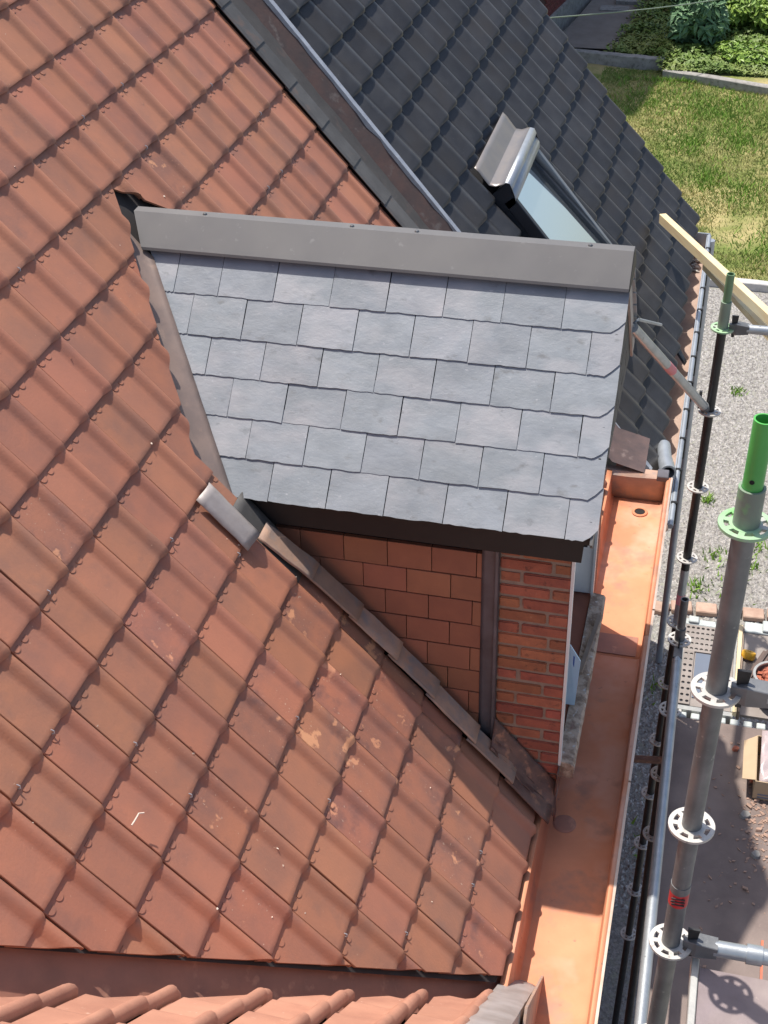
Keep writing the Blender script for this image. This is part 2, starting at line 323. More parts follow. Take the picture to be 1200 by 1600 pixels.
def blades(n, region, hmin, hmax, wid, lean, m, name, z=GZ, clump=None, kind='stuff', parent=None, leaf=False):
    vs = []; fs = []
    for i in range(n):
        x, y = region()
        h = rnd.uniform(hmin, hmax); a = rnd.uniform(0, 6.283); wd = wid*rnd.uniform(0.6, 1.3)
        dx, dy = math.cos(a), math.sin(a); lx, ly = jit(lean)*h, jit(lean)*h
        k = len(vs); zz = z + (0.30+0.25*nz3((x, y, 3), 0.12) if z == GZ else 0)
        vs += [(x-dx*wd, y-dy*wd, zz), (x+dx*wd, y+dy*wd, zz), (x+dx*wd*0.6+lx*0.5, y+dy*wd*0.6+ly*0.5, zz+h*0.6), (x+lx, y+ly, zz+h)]
        fs += [(k, k+1, k+2), (k, k+2, k+3)]
    mb = MB(); mb.v = vs; mb.f = fs
    me = bpy.data.meshes.new(name); me.from_pydata([(a*U, b*U, c*U) for a, b, c in vs], [], fs)
    return link(name, me, m, parent, kind=kind)
def reg_lawn():
    while True:
        y = rnd.uniform(86.5, 134.5); x = rnd.uniform(-4, 18)
        if x > 2.2 and y > 132.2 - (x-2.3)*.337: continue
        if not (9.2 < x < 13.2 and 91 < y < 98.5 and rnd.random() < 0.72): return x, y
o = blades(60000, reg_lawn, 0.12, 0.42, 0.045, 0.9, 'blade', 'lawn_grass')
o['label'] = 'patchy dry and green lawn grass beyond the gravel'; o['category'] = 'grass'
tufts = [(6.2, 113, 1.0, 420), (8.3, 106, 1.2, 520), (10.6, 114, 0.9, 300), (11.8, 103, 1.5, 520), (6.4, 121.5, 2.0, 700), (1.5, 126, 3.0, 900), (9.7, 124.5, 2.4, 900), (12.7, 91, 1.2, 300), (10.3, 117, 1.3, 350), (3.6, 130.4, 2.4, 700)]
vs_reg = []
def reg_tuft():
    cx, cy, r, k = rnd.choices(tufts, [t[3] for t in tufts])[0]
    return cx + rnd.gauss(0, r*0.8), min(cy + rnd.gauss(0, r*1.5), 131.0)
o = blades(3600, reg_tuft, 0.25, 0.7, 0.06, 0.8, 'tuft', 'lush_grass_patches')
o['label'] = 'brighter lush green grass patches in the lawn'; o['category'] = 'grass'
# weeds at the gravel
def reg_weed():
    cx, cy, r = rnd.choice([(11.75, 51.5, 0.45), (13.6, 51.0, 0.35), (11.0, 57, 0.2), (14.2, 53, 0.5), (10.8, 48.6, 0.4), (12.2, 70, 0.3), (12.6, 48.6, 0.6), (9.8, 40, 0.5), (10.3, 30, 0.8)])
    return cx + rnd.gauss(0, r), cy + rnd.gauss(0, r)
o = blades(420, reg_weed, 0.15, 0.5, 0.06, 1.0, 'tuft', 'gravel_weeds', z=GZ-0.02)
o['label'] = 'small green weeds growing through the gravel'; o['category'] = 'weeds'
# loose gravel stones
def stones():
    vs = []; fs = []
    for i in range(26000):
        y = 26 + 59*rnd.random()**0.8; x = rnd.uniform(6.2, 16.5); r = rnd.uniform(0.06, 0.17)
        k = len(vs); a = rnd.random()*3
        c, s_ = math.cos(a), math.sin(a)
        for (u, v, ww) in ((1,0,0),(0,0.8,0),(-0.9,0,0),(0,-0.7,0),(0.1,0.1,0.6)):
            vs.append(((x + r*(u*c-v*s_)*rnd.uniform(.8, 1.2))*U, (y + r*(u*s_+v*c))*U, (GZ-0.06 + r*ww)*U))
        fs += [(k,k+1,k+4),(k+1,k+2,k+4),(k+2,k+3,k+4),(k+3,k,k+4)]
    me = bpy.data.meshes.new('gravel_stones'); me.from_pydata(vs, [], fs)
    o = link('gravel_stones', me, 'stonebit', kind='stuff')
    o['label'] = 'loose grey gravel covering the yard below'; o['category'] = 'gravel'
stones()

# plants
def leaf_cloud(name, label, c, rx, ry, rz, n, size, m, group=None):
    t = thing(name, label, 'plant', c, group)
    vs = []; fs = []
    lob = [(Vector((jit(0.7)*rx, jit(0.7)*ry, rnd.uniform(0.25, 0.95)*rz)), rnd.uniform(0.25, 0.5)) for _ in range(26)]
    for i in range(n):
        lc, lr = rnd.choice(lob)
        d = Vector((rnd.gauss(0, 1), rnd.gauss(0, 1), rnd.gauss(0.35, 0.9))).normalized()
        p = lc + Vector((d.x*rx*lr, d.y*ry*lr, d.z*rz*lr*0.8))*rnd.uniform(0.6, 1.05)
        p.z = max(p.z, 0.1); p += Vector(c)
        nn = (d + Vector((jit(.6), jit(.6), 0.7))).normalized(); a = nn.orthogonal().normalized(); b = nn.cross(a)
        ang = rnd.random()*6.283; a, b = a*math.cos(ang)+b*math.sin(ang), b*math.cos(ang)-a*math.sin(ang)
        s_ = size*rnd.uniform(0.6, 1.35); k = len(vs)
        vs += [p - a*s_, p + b*s_*0.36 + nn*0.05*s_, p + a*s_ - nn*0.25*s_, p - b*s_*0.36 + nn*0.05*s_]
        fs += [(k, k+1, k+2), (k, k+2, k+3)]
    me = bpy.data.meshes.new('foliage'); me.from_pydata([tuple(q*U) for q in vs], [], fs); link('foliage', me, m, t)
    st = MB()
    for i in range(9):
        q = Vector(c) + Vector((jit(.6)*rx, jit(.6)*ry, rz*0.75)); p = Vector(c) + Vector((jit(.15)*rx, jit(.15)*ry, 0))
        st.path([p, (p+q)/2 + Vector((jit(.2), jit(.2), .3)), q], 0.09, 5)
    st.build('stem', 'stem', t)
    return t
BZ = GZ+0.9
leaf_cloud('leafy_shrub', 'big blue green leafy shrub behind the concrete edging beams', (4.9, 142.5, BZ), 3.0, 4.2, 5.4, 3600, 0.62, 'leaf_a')
leaf_cloud('leafy_shrub', 'bright green bushy plant at the top right garden corner', (9.8, 150.5, BZ), 4.2, 4.6, 3.8, 3200, 0.52, 'leaf_b')
leaf_cloud('leafy_shrub', 'low yellow green plants in front of the bright bush by the beam', (11.0, 137.8, BZ), 4.0, 2.8, 1.2, 1500, 0.36, 'leaf_b')
leaf_cloud('leafy_shrub', 'tall grassy green plant behind the blue green shrub', (8.2, 161, BZ), 4.8, 4.0, 3.6, 2000, 0.6, 'leaf_b')
def reg_cover():
    while True:
        x = rnd.uniform(-4.8, 17); y = 132.3 + 72*rnd.random()**1.4
        xl = -3.6 + (y-138.9)*0.09 if y > 137 else 2.2 + (132.8-y)*.3
        if x > xl + jit(0.8): return x, y
def ground_cover():
    vs = []; fs = []
    for i in range(26000):
        x, y = reg_cover(); h = 0.2 + 0.9*max(0, nz3((x, y, 0), 0.35)+0.35)*rnd.random()
        p = Vector((x, y, BZ+h)); nn = Vector((jit(.8), jit(.8), 1)).normalized(); a = nn.orthogonal().normalized(); b = nn.cross(a)
        an = rnd.random()*6.283; a, b = a*math.cos(an)+b*math.sin(an), b*math.cos(an)-a*math.sin(an); s_ = rnd.uniform(0.16, 0.42); k = len(vs)
        vs += [p-a*s_, p+b*s_*.5, p+a*s_, p-b*s_*.5]; fs += [(k, k+1, k+2), (k, k+2, k+3)]
    me = bpy.data.meshes.new('ground_cover'); me.from_pydata([tuple(q*U) for q in vs], [], fs)
    o = link('ground_cover', me, 'leaf_c', kind='stuff'); o['label'] = 'low green ground cover beside the garden path'; o['category'] = 'plants'
ground_cover()
def concrete_beam(name, label, p, q, wd, h, m):
    p, q = Vector(p), Vector(q); d = (q-p); n = 14; sd = Vector((-d.y, d.x, 0)).normalized(); P = []
    for i in range(n+1):
        c = p + d*i/n; j = jit(0.03)
        P.append([c - sd*wd/2 + Vector((0, 0, -h)), c - sd*(wd/2+jit(.03)) + Vector((0, 0, j-0.06)), c - sd*(wd/2-0.07) + Vector((0, 0, j)), c + sd*(wd/2-.07) + Vector((0, 0, j)), c + sd*wd/2 + Vector((0, 0, j-.06)), c + sd*wd/2 + Vector((0, 0, -h))])
    mb = MB().grid(P); L = len(P)
    mb.add(P[0], [(0,1,2,3,4,5)]); mb.add(P[-1], [(5,4,3,2,1,0)])
    return tag(mb.build(name, m), label, 'beam' if 'beam' in label else 'kerb')
concrete_beam('concrete_beam', 'dark weathered concrete beam ending beside the blue green shrub', (-8.5, 136.4, GZ+1.5), (2.0, 134.9, GZ+1.5), 0.95, 1.5, 'concrete')
concrete_beam('concrete_beam', 'long pale concrete beam running to the right edge below the plants', (2.3, 132.6, GZ+1.15), (26, 124.6, GZ+1.15), 1.0, 1.2, 'concrete')
concrete_beam('concrete_kerb', 'whitish concrete kerb between the lawn and the grey gravel', (8.6, 86.0, GZ+0.55), (30, 85.0, GZ+0.55), 0.75, 0.6, 'concrete_white')
for i, (x, y, a) in enumerate([(11.5, 46.7, .05), (12.75, 46.9, -.03), (13.95, 46.8, .06), (15.2, 47.0, .0), (10.2, 46.6, .12), (9.0, 46.3, -.2)]):
    mb = MB().obox((x, y, GZ+0.12), (0.55*math.cos(a), 0.55*math.sin(a), 0), (-0.42*math.sin(a), 0.42*math.cos(a), 0), (0, 0, 0.16))
    tag(mb.build('edging_stone', 'edgebrick', bevel=0.05), ['sandy edging brick at the gravel, first right of the thin scaffold pole', 'sandy edging brick half hidden behind the thick scaffold pole', 'sandy edging brick just right of the thick scaffold pole', 'rightmost sandy edging brick at the frame edge', 'sandy edging brick behind the thin scaffold pole', 'sandy edging stone in the gravel beside the copper gutter rim'][i], 'brick', 'row of edging bricks at the gravel')
# thin wire over the garden
def wire():
    p, q = Vector((-8, 118, -24)), Vector((26, 160, -27.5)); pts = [p.lerp(q, t/12) - Vector((0, 0, 1.2*math.sin(math.pi*t/12))) for t in range(13)]
    tag(MB().path(pts, 0.06, 6).build('garden_wire', 'wire'), 'thin green wire stretched diagonally over the garden', 'wire')
wire()
# far brick house by the path
def far_house():
    t = thing('brick_house', 'dark red brick house with grey plinth beside the garden path', 'house', (-9.5, 150, BZ))
    p, q = Vector((-11.4, 143.0, 0)), Vector((-7.1, 172.0, 0)); d = (q-p).normalized(); nrm = Vector((d.y, -d.x, 0))
    pz = BZ+2.0
    a, b = p - d*14, q + d*30
    body = MB().add([(*(a-nrm*.05).xy, pz), (*(b-nrm*.05).xy, pz), (*(b-nrm*30).xy, pz), (*(a-nrm*30).xy, pz), (*(a-nrm*.05).xy, 10), (*(b-nrm*.05).xy, 10), (*(b-nrm*30).xy, 10), (*(a-nrm*30).xy, 10)],
             [(0,3,2,1),(4,5,6,7),(0,1,5,4),(1,2,6,5),(2,3,7,6),(3,0,4,7)])
    body.build('wall', 'redmortar', t)
    pl = MB().prism([(*(a+nrm*.35).xy, BZ-1), (*(b+nrm*.35).xy, BZ-1), (*(b-nrm*.6).xy, BZ-1), (*(a-nrm*.6).xy, BZ-1)], (0, 0, pz-BZ+1)); pl.build('plinth', 'concrete', t)
    L = (q-p).length; n = 0
    mes = None
    for r in range(14):
        z = pz + 0.05 + r*0.36; x = -2.0 + (0.55 if r % 2 else 0)
        while x < 24 and n < 290:
            c = p + d*(x+0.5); pr = pix((c.x, c.y, z+.15))
            if 840 < pr[0] < 1010 and -30 < pr[1] < 70:
                if mes is None: mes = MB().obox((0, 0, 0), d*0.5, nrm*0.06, (0, 0, 0.15)).mesh('brick')
                link('brick', mes, 'redbrick', t, loc=(c.x, c.y, z+.15)); n += 1
            x += 1.1
    st = MB()
    for k in range(2): st.box((-6.9+k*1.6, 153+k*3, BZ), (-3.6+k*1.3, 155.0+k*3, BZ+0.16+.25*k))
    st.build('step', 'concrete', t)
far_house()

# ------------------------------------------------------------------ roof tile meshes
G = 1.2713
PROF_A = [(0.055, -0.01), (0.065, 0.0), (0.30, 0.001), (0.65, 0.0), (0.695, 0.006), (0.735, 0.035), (0.78, 0.078), (0.83, 0.112), (0.88, 0.124), (0.935, 0.108), (0.975, 0.062), (0.985, 0.0)]
PROF_B = [(0.0, -0.02), (0.03, -0.02), (0.05, 0.0), (0.12, 0.012), (0.38, 0.20), (0.44, 0.225), (0.52, 0.225), (0.58, 0.20), (0.86, 0.02), (0.92, 0.004), (0.985, 0.0)]
def tile_bm(prof, W, g, arcs, ea, es, eh, lap=0.22, lift=0.07, thick=0.045):
    """one tile: closed solid; lower edge at s=0, head at s=-(g+lap). ea, es, eh = world axes across, down-slope, out"""
    bm = bmesh.new(); ea, es, eh = Vector(ea), Vector(es), Vector(eh)
    S = [-(g+lap), -g*0.66, -g*0.33, -0.10, -0.035, 0.0]
    mx = max(h for _, h in prof)
    def P(y, h, s, low=False):
        k = max(h, 0)/mx
        hh = h; ss = s
        if s > -0.05: hh = h*(0.92 if s < 0 else 0.66)
        if s == 0.0: ss = 0.035*k
        z = hh + lift*(s/g) - (0.012 if s == 0.0 else 0) 
        if low: z = h*0.75 + lift*(s/g) - thick; ss = ss - (0.02*k)
        return (ea*(y*W) + es*ss + eh*z)*U
    top = [[bm.verts.new(P(y, h, s)) for (y, h) in prof] for s in S]
    bot = [[bm.verts.new(P(y, h, s, True)) for (y, h) in prof] for s in (S[0], S[-1])]
    n = len(prof)
    for i in range(len(S)-1):
        for j in range(n-1):
            f = bm.faces.new((top[i][j], top[i][j+1], top[i+1][j+1], top[i+1][j])); f.smooth = True
    for j in range(n-1):
        bm.faces.new((bot[0][j], bot[1][j], bot[1][j+1], bot[0][j+1]))
        bm.faces.new((top[-1][j], top[-1][j+1], bot[1][j+1], bot[1][j]))
        bm.faces.new((top[0][j+1], top[0][j], bot[0][j], bot[0][j+1]))
    for j in (0, n-1):
        bm.faces.new([top[i][j] for i in range(len(S))] + [bot[1][j], bot[0][j]])
    bmesh.ops.recalc_face_normals(bm, faces=bm.faces)
    for e in bm.edges:
        if len(e.link_faces) == 2 and e.calc_face_angle(0) > math.radians(38): e.smooth = False
    # two raised half-ring lugs just below the next course
    for (cy, cs) in arcs:
        r0 = 0.080; lo = []; hi = []
        for q in range(9):
            t = math.pi*q/8; sv = -g + cs + r0*math.sin(t); y = cy*W + r0*math.cos(t); z0 = lift*(sv/g)
            lo.append(bm.verts.new((ea*y + es*sv + eh*(z0 - 0.002))*U)); hi.append(bm.verts.new((ea*y + es*sv + eh*(z0 + 0.013))*U))
        for q in range(8): bm.faces.new((lo[q], lo[q+1], hi[q+1], hi[q]))
        bm.faces.new((lo[8], lo[0], hi[0], hi[8])); bm.faces.new(hi)
    return bm
EA_A, ES_A, EH_A = (0, 1, 0), (CT, 0, -ST), (ST, 0, CT)
EA_B, ES_B, EH_B = (1, 0, 0), (0, math.cos(math.radians(47.8)), -math.sin(math.radians(47.8))), (0, math.sin(math.radians(47.8)), math.cos(math.radians(47.8)))
ARC_A = [(0.15, 0.09), (0.40, 0.09)]
def keep(bm, co, no):
    """cut away the side that no points to, close the cut"""
    g = list(bm.verts)+list(bm.edges)+list(bm.faces)
    bmesh.ops.bisect_plane(bm, geom=g, plane_co=Vector(co)*U, plane_no=Vector(no), clear_outer=True, dist=1e-6)
    ed = [e for e in bm.edges if e.is_boundary]
    if ed:
        try: bmesh.ops.holes_fill(bm, edges=ed, sides=0)
        except Exception: pass
def outside_convex(bm, edges):
    """bm minus the convex region that lies inside all edge planes (co, outward normal)"""
    out = bmesh.new(); tmp = bpy.data.meshes.new('cut')
    for i in range(len(edges)):
        b = bm.copy()
        keep(b, edges[i][0], -Vector(edges[i][1]))
        for j in range(i): 
            if b.verts: keep(b, edges[j][0], edges[j][1])
        if b.faces:
            b.to_mesh(tmp); out.from_mesh(tmp)
        b.free()
    bpy.data.meshes.remove(tmp)
    return out

def roof_pt(s, y, h=0.0): return Vector((s*CT + h*ST, y, -s*ST + h*CT))

# ------------------------------------------------------------------ house with the terracotta roof
house = thing('terracotta_house', 'house with steep orange terracotta tile roof', 'house', (0, 5, GZ))
DY0, DYR = 8.45, 12.45           # near side of the dormer opening, dormer ridge
EAVE_S = 7.40/CT
mb = MB()
def slab(y0, y1, s0, s1, h):
    mb.add([roof_pt(s0, y0, h), roof_pt(s1, y0, h), roof_pt(s1, y1, h), roof_pt(s0, y1, h), roof_pt(s0, y0, h-.4), roof_pt(s1, y0, h-.4), roof_pt(s1, y1, h-.4), roof_pt(s0, y1, h-.4)],
           [(0,1,2,3),(7,6,5,4),(0,4,5,1),(1,5,6,2),(2,6,7,3),(3,7,4,0)])
# deck under the tiles, cut by the diagonal valley
mb.add([roof_pt(-16, -18), roof_pt(EAVE_S-.15, 4.0), roof_pt(EAVE_S-.15, 21.4), roof_pt(-16, 21.4)], [(0,1,2,3)])
mb.v = [tuple(Vector(v) + Vector(EH_A)*-0.34) for v in mb.v]
roofA = mb.build('roof_slope', 'underlay', house)
vb = MB().add([Vector((x, x+VCX, -TAN*x)) + Vector(EH_A)*-0.11 for x, VCX in ((-10.2, -3.185), (7.3, -3.185), (7.3, -2.0), (-10.2, -2.0))], [(0,1,2,3)])
vb.build('valley_light_block', 'underlay', house)  # strip added under the tiles to stop sun leaking through their gaps
MB().add([roof_pt(-12, 20.6, -.15), roof_pt(EAVE_S-.2, 20.6, -.15), roof_pt(EAVE_S-.2, 21.9, -.15), roof_pt(-12, 21.9, -.15)], [(0,1,2,3)]).build('verge_batten', 'underlay', house)
# walls
MB().box((-14, -30, GZ), (7.35, 9.3, -11.2)).build('wall', 'housewall', house)
MB().box((-14, 9.3, GZ), (7.35, 23.0, -11.2)).build('wall', 'housewall', house)

VC = -3.2     # roof edge along the valley: Y - X = VC
# dormer footprint planes (co, outward normal), all square to the roof surface
def plane_through(p, q, outside):
    p, q = Vector(p), Vector(q); n = (q-p).cross(Vector(EH_A)).normalized()
    if n.dot(Vector(outside)-p) < 0: n = -n
    return (p, n)
apex = (-2.35, DYR, 2.83)
cut_near = plane_through((-2.29, 12.42, 2.755), (0.80, 8.02, -0.963), (-2, 6, 2.4))
cut_side = plane_through((1.0, DY0, -1.2), (7.0, DY0, -8.4), (4, 0, -4.8))
cut_sideF = plane_through((1.0, 2*DYR-DY0, -1.2), (7.0, 2*DYR-DY0, -8.4), (4, 30, -4.8))
cut_far = plane_through((-2.29, 12.62, 2.755), (0.80, 2*DYR-8.02, -0.963), (-2, 20, 2.4))
EDGES = [cut_near, cut_side, cut_sideF, cut_far]
valley_plane = plane_through((0, VC, 0), (5, 5+VC*0.97, -5*TAN), (5, -9, -6))
terra_me = tile_bm(PROF_A, 1.0, G, ARC_A, EA_A, ES_A, EH_A)
base_mesh = {}
for mk in ('terra', 'terra_worn'):
    me = bpy.data.meshes.new('terracotta_tile'); terra_me.to_mesh(me); me.materials.append(M[mk]); base_mesh[mk] = me
extra = bmesh.new(); ntile = 0
for i in range(-9, 10):
    for j in range(-12, 23):
        s = i*G; y0 = j-1
        c = [roof_pt(s-(G+.2)*a, y0+b) for a in (0, .5, 1) for b in (0, .5, 1)]
        if s > EAVE_S + 0.2: continue
        if all((p-valley_plane[0]).dot(valley_plane[1]) > 0 for p in c): continue
        if y0 > 21.3: continue
        if all(all((p-e[0]).dot(e[1]) < 0 for e in EDGES) for p in c): continue
        pr = [pix(p) for p in c]
        inview = any(-25 < p[0] < 1225 and -25 < p[1] < 1625 for p in pr)
        near = any(-330 < p[0] < 1500 and -330 < p[1] < 1900 for p in pr)
        if not near: continue
        hidden = (y0 > 13.5 and s > 1.6)            # behind the dormer
        loc = roof_pt(s, y0)
        worn = (3.2 < y0 < 9 and s > 3.0*G and rnd.random() < 0.6) or rnd.random() < 0.06
        mk = 'terra_worn' if worn else 'terra'
        cuts = []
        if any((p-valley_plane[0]).dot(valley_plane[1]) > -0.05 for p in c): cuts.append(valley_plane)
        if y0+1 > 21.35: cuts.append((Vector((0, 21.35, 0)), Vector((0, 1, 0))))
        touch = any(all((p-e[0]).dot(e[1]) < 0.25 for e in EDGES) for p in c)
        if cuts or touch:
            b = terra_me.copy(); 
            bmesh.ops.translate(b, verts=b.verts, vec=loc*U)
            for (co, no) in cuts: keep(b, co, no)
            if touch and b.faces:
                b2 = outside_convex(b, EDGES); b.free(); b = b2
            if not b.faces: b.free(); continue
            bmesh.ops.translate(b, verts=b.verts, vec=-loc*U)
            me = bpy.data.meshes.new('terracotta_tile'); b.to_mesh(me); b.free(); me.materials.append(M[mk])
        else: me = base_mesh[mk]
        if inview and not hidden and ntile < 300:
            o = link('terracotta_tile', me, None, roofA, loc=loc + Vector((jit(.006), jit(.006), jit(.008)))); ntile += 1
            o.rotation_euler = (jit(0.010), jit(0.007), jit(0.010))
        else:
            tm = me.copy(); tm.transform(Matrix.Translation(loc*U)); extra.from_mesh(tm); bpy.data.meshes.remove(tm)
print('terracotta tiles', ntile)
if extra.faces:
    me = bpy.data.meshes.new('outlying_tiles'); extra.to_mesh(me); me.materials.clear(); link('outlying_tiles', me, 'terra', roofA, kind='stuff')

# wire clips on course edges
clip = MB(); clip.path([Vector((0, 0, 0.0)) - Vector(EH_A)*.05, Vector(EH_A)*0.02, Vector(EH_A)*0.035 - Vector(ES_A)*0.03 + Vector((0, .01, 0)), Vector(EH_A)*0.02 - Vector(ES_A)*0.08], 0.010, 5)
clip_me = clip.mesh('tile_clip'); clip_me.materials.append(M['mortar_edge'])
for i in range(-6, 9):
    for j in range(-3, 21):
        if rnd.random() > 0.16: continue
        p = roof_pt(i*G+0.02, j-1+0.33+jit(.1), 0.0); q = pix(p)
        if not (0 < q[0] < 1000 and 0 < q[1] < 1480): continue
        if (p-valley_plane[0]).dot(valley_plane[1]) > -.3 or p.y > 21 or all((p-e[0]).dot(e[1]) < 0.3 for e in EDGES): continue
        link('tile_clip', clip_me, None, roofA, loc=p)

# lower roof slope beyond the valley (near the camera)
VCB = -3.5
THB = math.radians(47.8); CB, SB = math.cos(THB), math.sin(THB); TB = math.tan(THB)
ZB = -0.62     # keeps the two slopes level near the middle of the valley
def ptB(s, x, h=0.0):
    return Vector((x, VCB + s*CB + h*SB, ZB - s*SB + h*CB))
mb = MB().add([ptB(-12, -10, -.34), ptB(-12, 7.7, -.34), ptB(7.4/CB, 7.7, -.34), ptB(-10/CB, -10, -.34)], [(0,1,2,3)])
roofB = mb.build('roof_slope', 'underlay', house)
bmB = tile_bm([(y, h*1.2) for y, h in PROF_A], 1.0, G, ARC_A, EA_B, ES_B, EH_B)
meB = bpy.data.meshes.new('terracotta_tile'); bmB.to_mesh(meB); meB.materials.append(M['terra_sunlit'])
VB = -3.92
def plane_v(p, q, eh, outside):
    p, q = Vector(p), Vector(q); n = (q-p).cross(Vector(eh)).normalized()
    if n.dot(Vector(outside)-p) < 0: n = -n
    return (p, n)
def zB(y): return ZB - TB*(y-VCB)
vpB = plane_v((0, VB, zB(VB)), (5, 5+VB, zB(5+VB)), EH_B, (0, 9, -14))
nb = 0
for i in range(-6, 10):
    for j in range(-4, 9):
        s = i*G + 0.35; x0 = j - 0.68
        if x0 > 7.6: continue
        c = [ptB(s-(G+.2)*a, x0+b) for a in (0, .5, 1) for b in (0, .5, 1)]
        if all((p-vpB[0]).dot(vpB[1]) > 0 for p in c): continue
        if not any(-250 < pix(p)[0] < 1000 and 1300 < pix(p)[1] < 2000 for p in c): continue
        loc = ptB(s, x0)
        if any((p-vpB[0]).dot(vpB[1]) > -.05 for p in c) or x0+1 > 7.3:
            b = bmB.copy(); bmesh.ops.translate(b, verts=b.verts, vec=loc*U); keep(b, *vpB)
            if x0+1 > 7.3: keep(b, (7.32, 0, 0), (1, 0, 0))
            if not b.faces: b.free(); continue
            bmesh.ops.translate(b, verts=b.verts, vec=-loc*U); me = bpy.data.meshes.new('terracotta_tile'); b.to_mesh(me); b.free(); me.materials.append(M['terra_sunlit'])
        else: me = meB
        o = link('terracotta_tile', me, None, roofB, loc=loc + Vector((jit(.006), jit(.006), jit(.006)))); o.rotation_euler = (jit(.006), jit(.006), jit(.006)); nb += 1
print('lower tiles', nb)
# lead verge of the lower slope
P = []
for s in np.linspace(1.0, 12.6, 26):
    P.append([ptB(s, x, 0.05 + hh + 0.03*nz3((s*3, x*3, 1), 1.0)) for (x, hh) in ((7.25, 0.02), (7.4, 0.0), (7.6, .01), (7.8, 0.0), (7.88, -.02), (7.9, -0.5))])
MB().grid(P).build('lead_verge', 'lead_light', roofB, smooth=True, solid=0.02)
MB().prism([ptB(9.0, 7.95, .1), ptB(12.75, 7.95, .22), ptB(12.85, 7.95, -1.0), ptB(9.0, 7.95, -1.0)], (0.05, 0, 0)).build('verge_board', 'lead', roofB)
# valley channel between the two slopes
P = []
for x in np.linspace(-8, 7.7, 40):
    zc = -TAN*x
    P.append([Vector((x - .6, x-.6+VC+.75, -TAN*(x-.6) - 0.30)), Vector((x, x+VCB+0.12, zc - 0.52)), Vector((x, x+VCB-0.12, zc-.52)), Vector((x-.1, x+VB-.7, zB(x+VB-.7) - 0.30))])
MB().grid(P).build('valley_channel', 'copper_dull', house, smooth=True)

# party-wall band between the two roofs
def strip(y0, y1, s0, s1, h0, h1, n=1, nzamp=0.0):
    P = []
    for s in np.linspace(s0, s1, n+1): P.append([roof_pt(s, y, h + nzamp*nz3((s*2, y*2, 0), 1)) for (y, h) in ((y0, h0), ((y0+y1)/2, (h0+h1)/2), (y1, h1))])
    return MB().grid(P)
for k in range(-8, 9):
    s1 = k*G + 0.10; s0 = s1 - G - 0.12
    P = [[roof_pt(s, 21.30, 0.055 + 0.03*((s-s0)/G)), roof_pt(s, 21.42, 0.075 + .03*((s-s0)/G)), roof_pt(s, 21.98, 0.07 + .03*((s-s0)/G)), roof_pt(s, 22.02, 0.04), roof_pt(s, 22.03, -.35)] for s in np.linspace(s0, s1, 5)]
    MB().grid(P).build('lead_soaker', 'lead_dark', house, solid=0.02)
strip(22.0, 23.3, -12, 12, -0.30, -0.26, 40, 0.05).build('lead_channel', 'lead_black', house, smooth=True)
strip(23.25, 23.86, -12, 12.6, -0.28, -0.02, 50, 0.06).build('party_wall_band', 'brown_render', house, smooth=True)

# ------------------------------------------------------------------ dormer
dorm = thing('dormer', 'slate roofed dormer with grey metal ridge cap on the orange roof', 'dormer', (4.5, DYR, -7))
DE_Y, DE_Z = 8.6, -1.63        # slate eave line
S45 = math.sqrt(0.5)
def sl(x, v, h=0.0):           # v = distance up the slope from the eave
    return Vector((x, DE_Y + v*S45 - h*S45, DE_Z + v*S45 + h*S45))
def slF(x, v, h=0.0):          # far slope
    p = sl(x, v, h); return Vector((p.x, 2*DYR-p.y, p.z))
VT = (DYR-DE_Y)/S45
# boarding under the slates (both slopes)
def valley_x(v):    # dormer roof meets the big roof
    z = DE_Z + v*S45; return -z/TAN
body = MB()
for f in (sl, slF):
    body.prism([f(valley_x(0)+.1, 0.1, -.06), f(7.98, 0.1, -.06), f(7.98, VT, -.06), f(valley_x(VT)+.1, VT, -.06)], Vector((0, 0, -.18)))
body.build('roof_boarding', 'fascia', dorm)
rows_y = [8.6, 9.151, 9.703, 10.257, 10.808, 11.397]
rows_v = [(y-DE_Y)/S45 for y in rows_y] + [VT]
JX = [[1.81, 2.96, 4.09, 5.23, 6.36, 7.51], [1.23, 2.38, 3.53, 4.66, 5.79, 6.93], [.71, 1.83, 3.0, 4.12, 5.24, 6.41, 7.54], [.11, 1.24, 2.41, 3.53, 4.65, 5.78, 6.92],
      [-.41, .71, 1.86, 2.99, 4.11, 5.24, 6.36, 7.49], [-.85, .08, 1.23, 2.38, 3.51, 4.63, 5.76, 6.91], [-1.1, 0.7, 1.8, 2.95, 4.1, 5.2, 6.3, 7.4]]
LEFT = [1.03, .61, .19, -.21, -.64, -1.07, -1.4]
def slate(f, x0, x1, v0, v1, last, first, wob):
    """one slate, lower edge proud, chipped edges; the one at the verge has its corner clipped"""
    g = 0.008
    low = []; n = 9
    for k in range(n+1):
        x = x0+g + (x1-x0-2*g)*k/n; low.append([x, v0 + jit(wob)])
    if last: low = [q for q in low if q[0] < x1-0.30] + [[x1-0.26, v0+jit(.01)], [x1-0.13, v0+0.10+jit(.02)], [x1-0.01, v0+0.24]]
    sk = (-0.545*(v1-v0) if first else 0.0)
    right = [[x1-g+jit(wob*.5), v0 + (v1-v0)*0.55], [x1-g, v1]]
    left = [[x0+g+sk, v1], [x0+g+sk*.45+jit(wob*.5), v0 + (v1-v0)*0.45]]
    poly = low + right + left
    tilt = 0.03; th = 0.03
    t0 = jit(.008)
    top = [f(x, v, 0.03 + th + tilt*(1-(v-v0)/(v1-v0)) + t0) for x, v in poly]
    bot = [f(x, v, 0.03 + tilt*(1-(v-v0)/(v1-v0)) + t0) for x, v in poly]
    n = len(poly)
    return MB().add(top+bot, [tuple(range(n)), tuple(reversed(range(n, 2*n)))] + [(i, (i+1) % n, n+(i+1) % n, n+i) for i in range(n)])
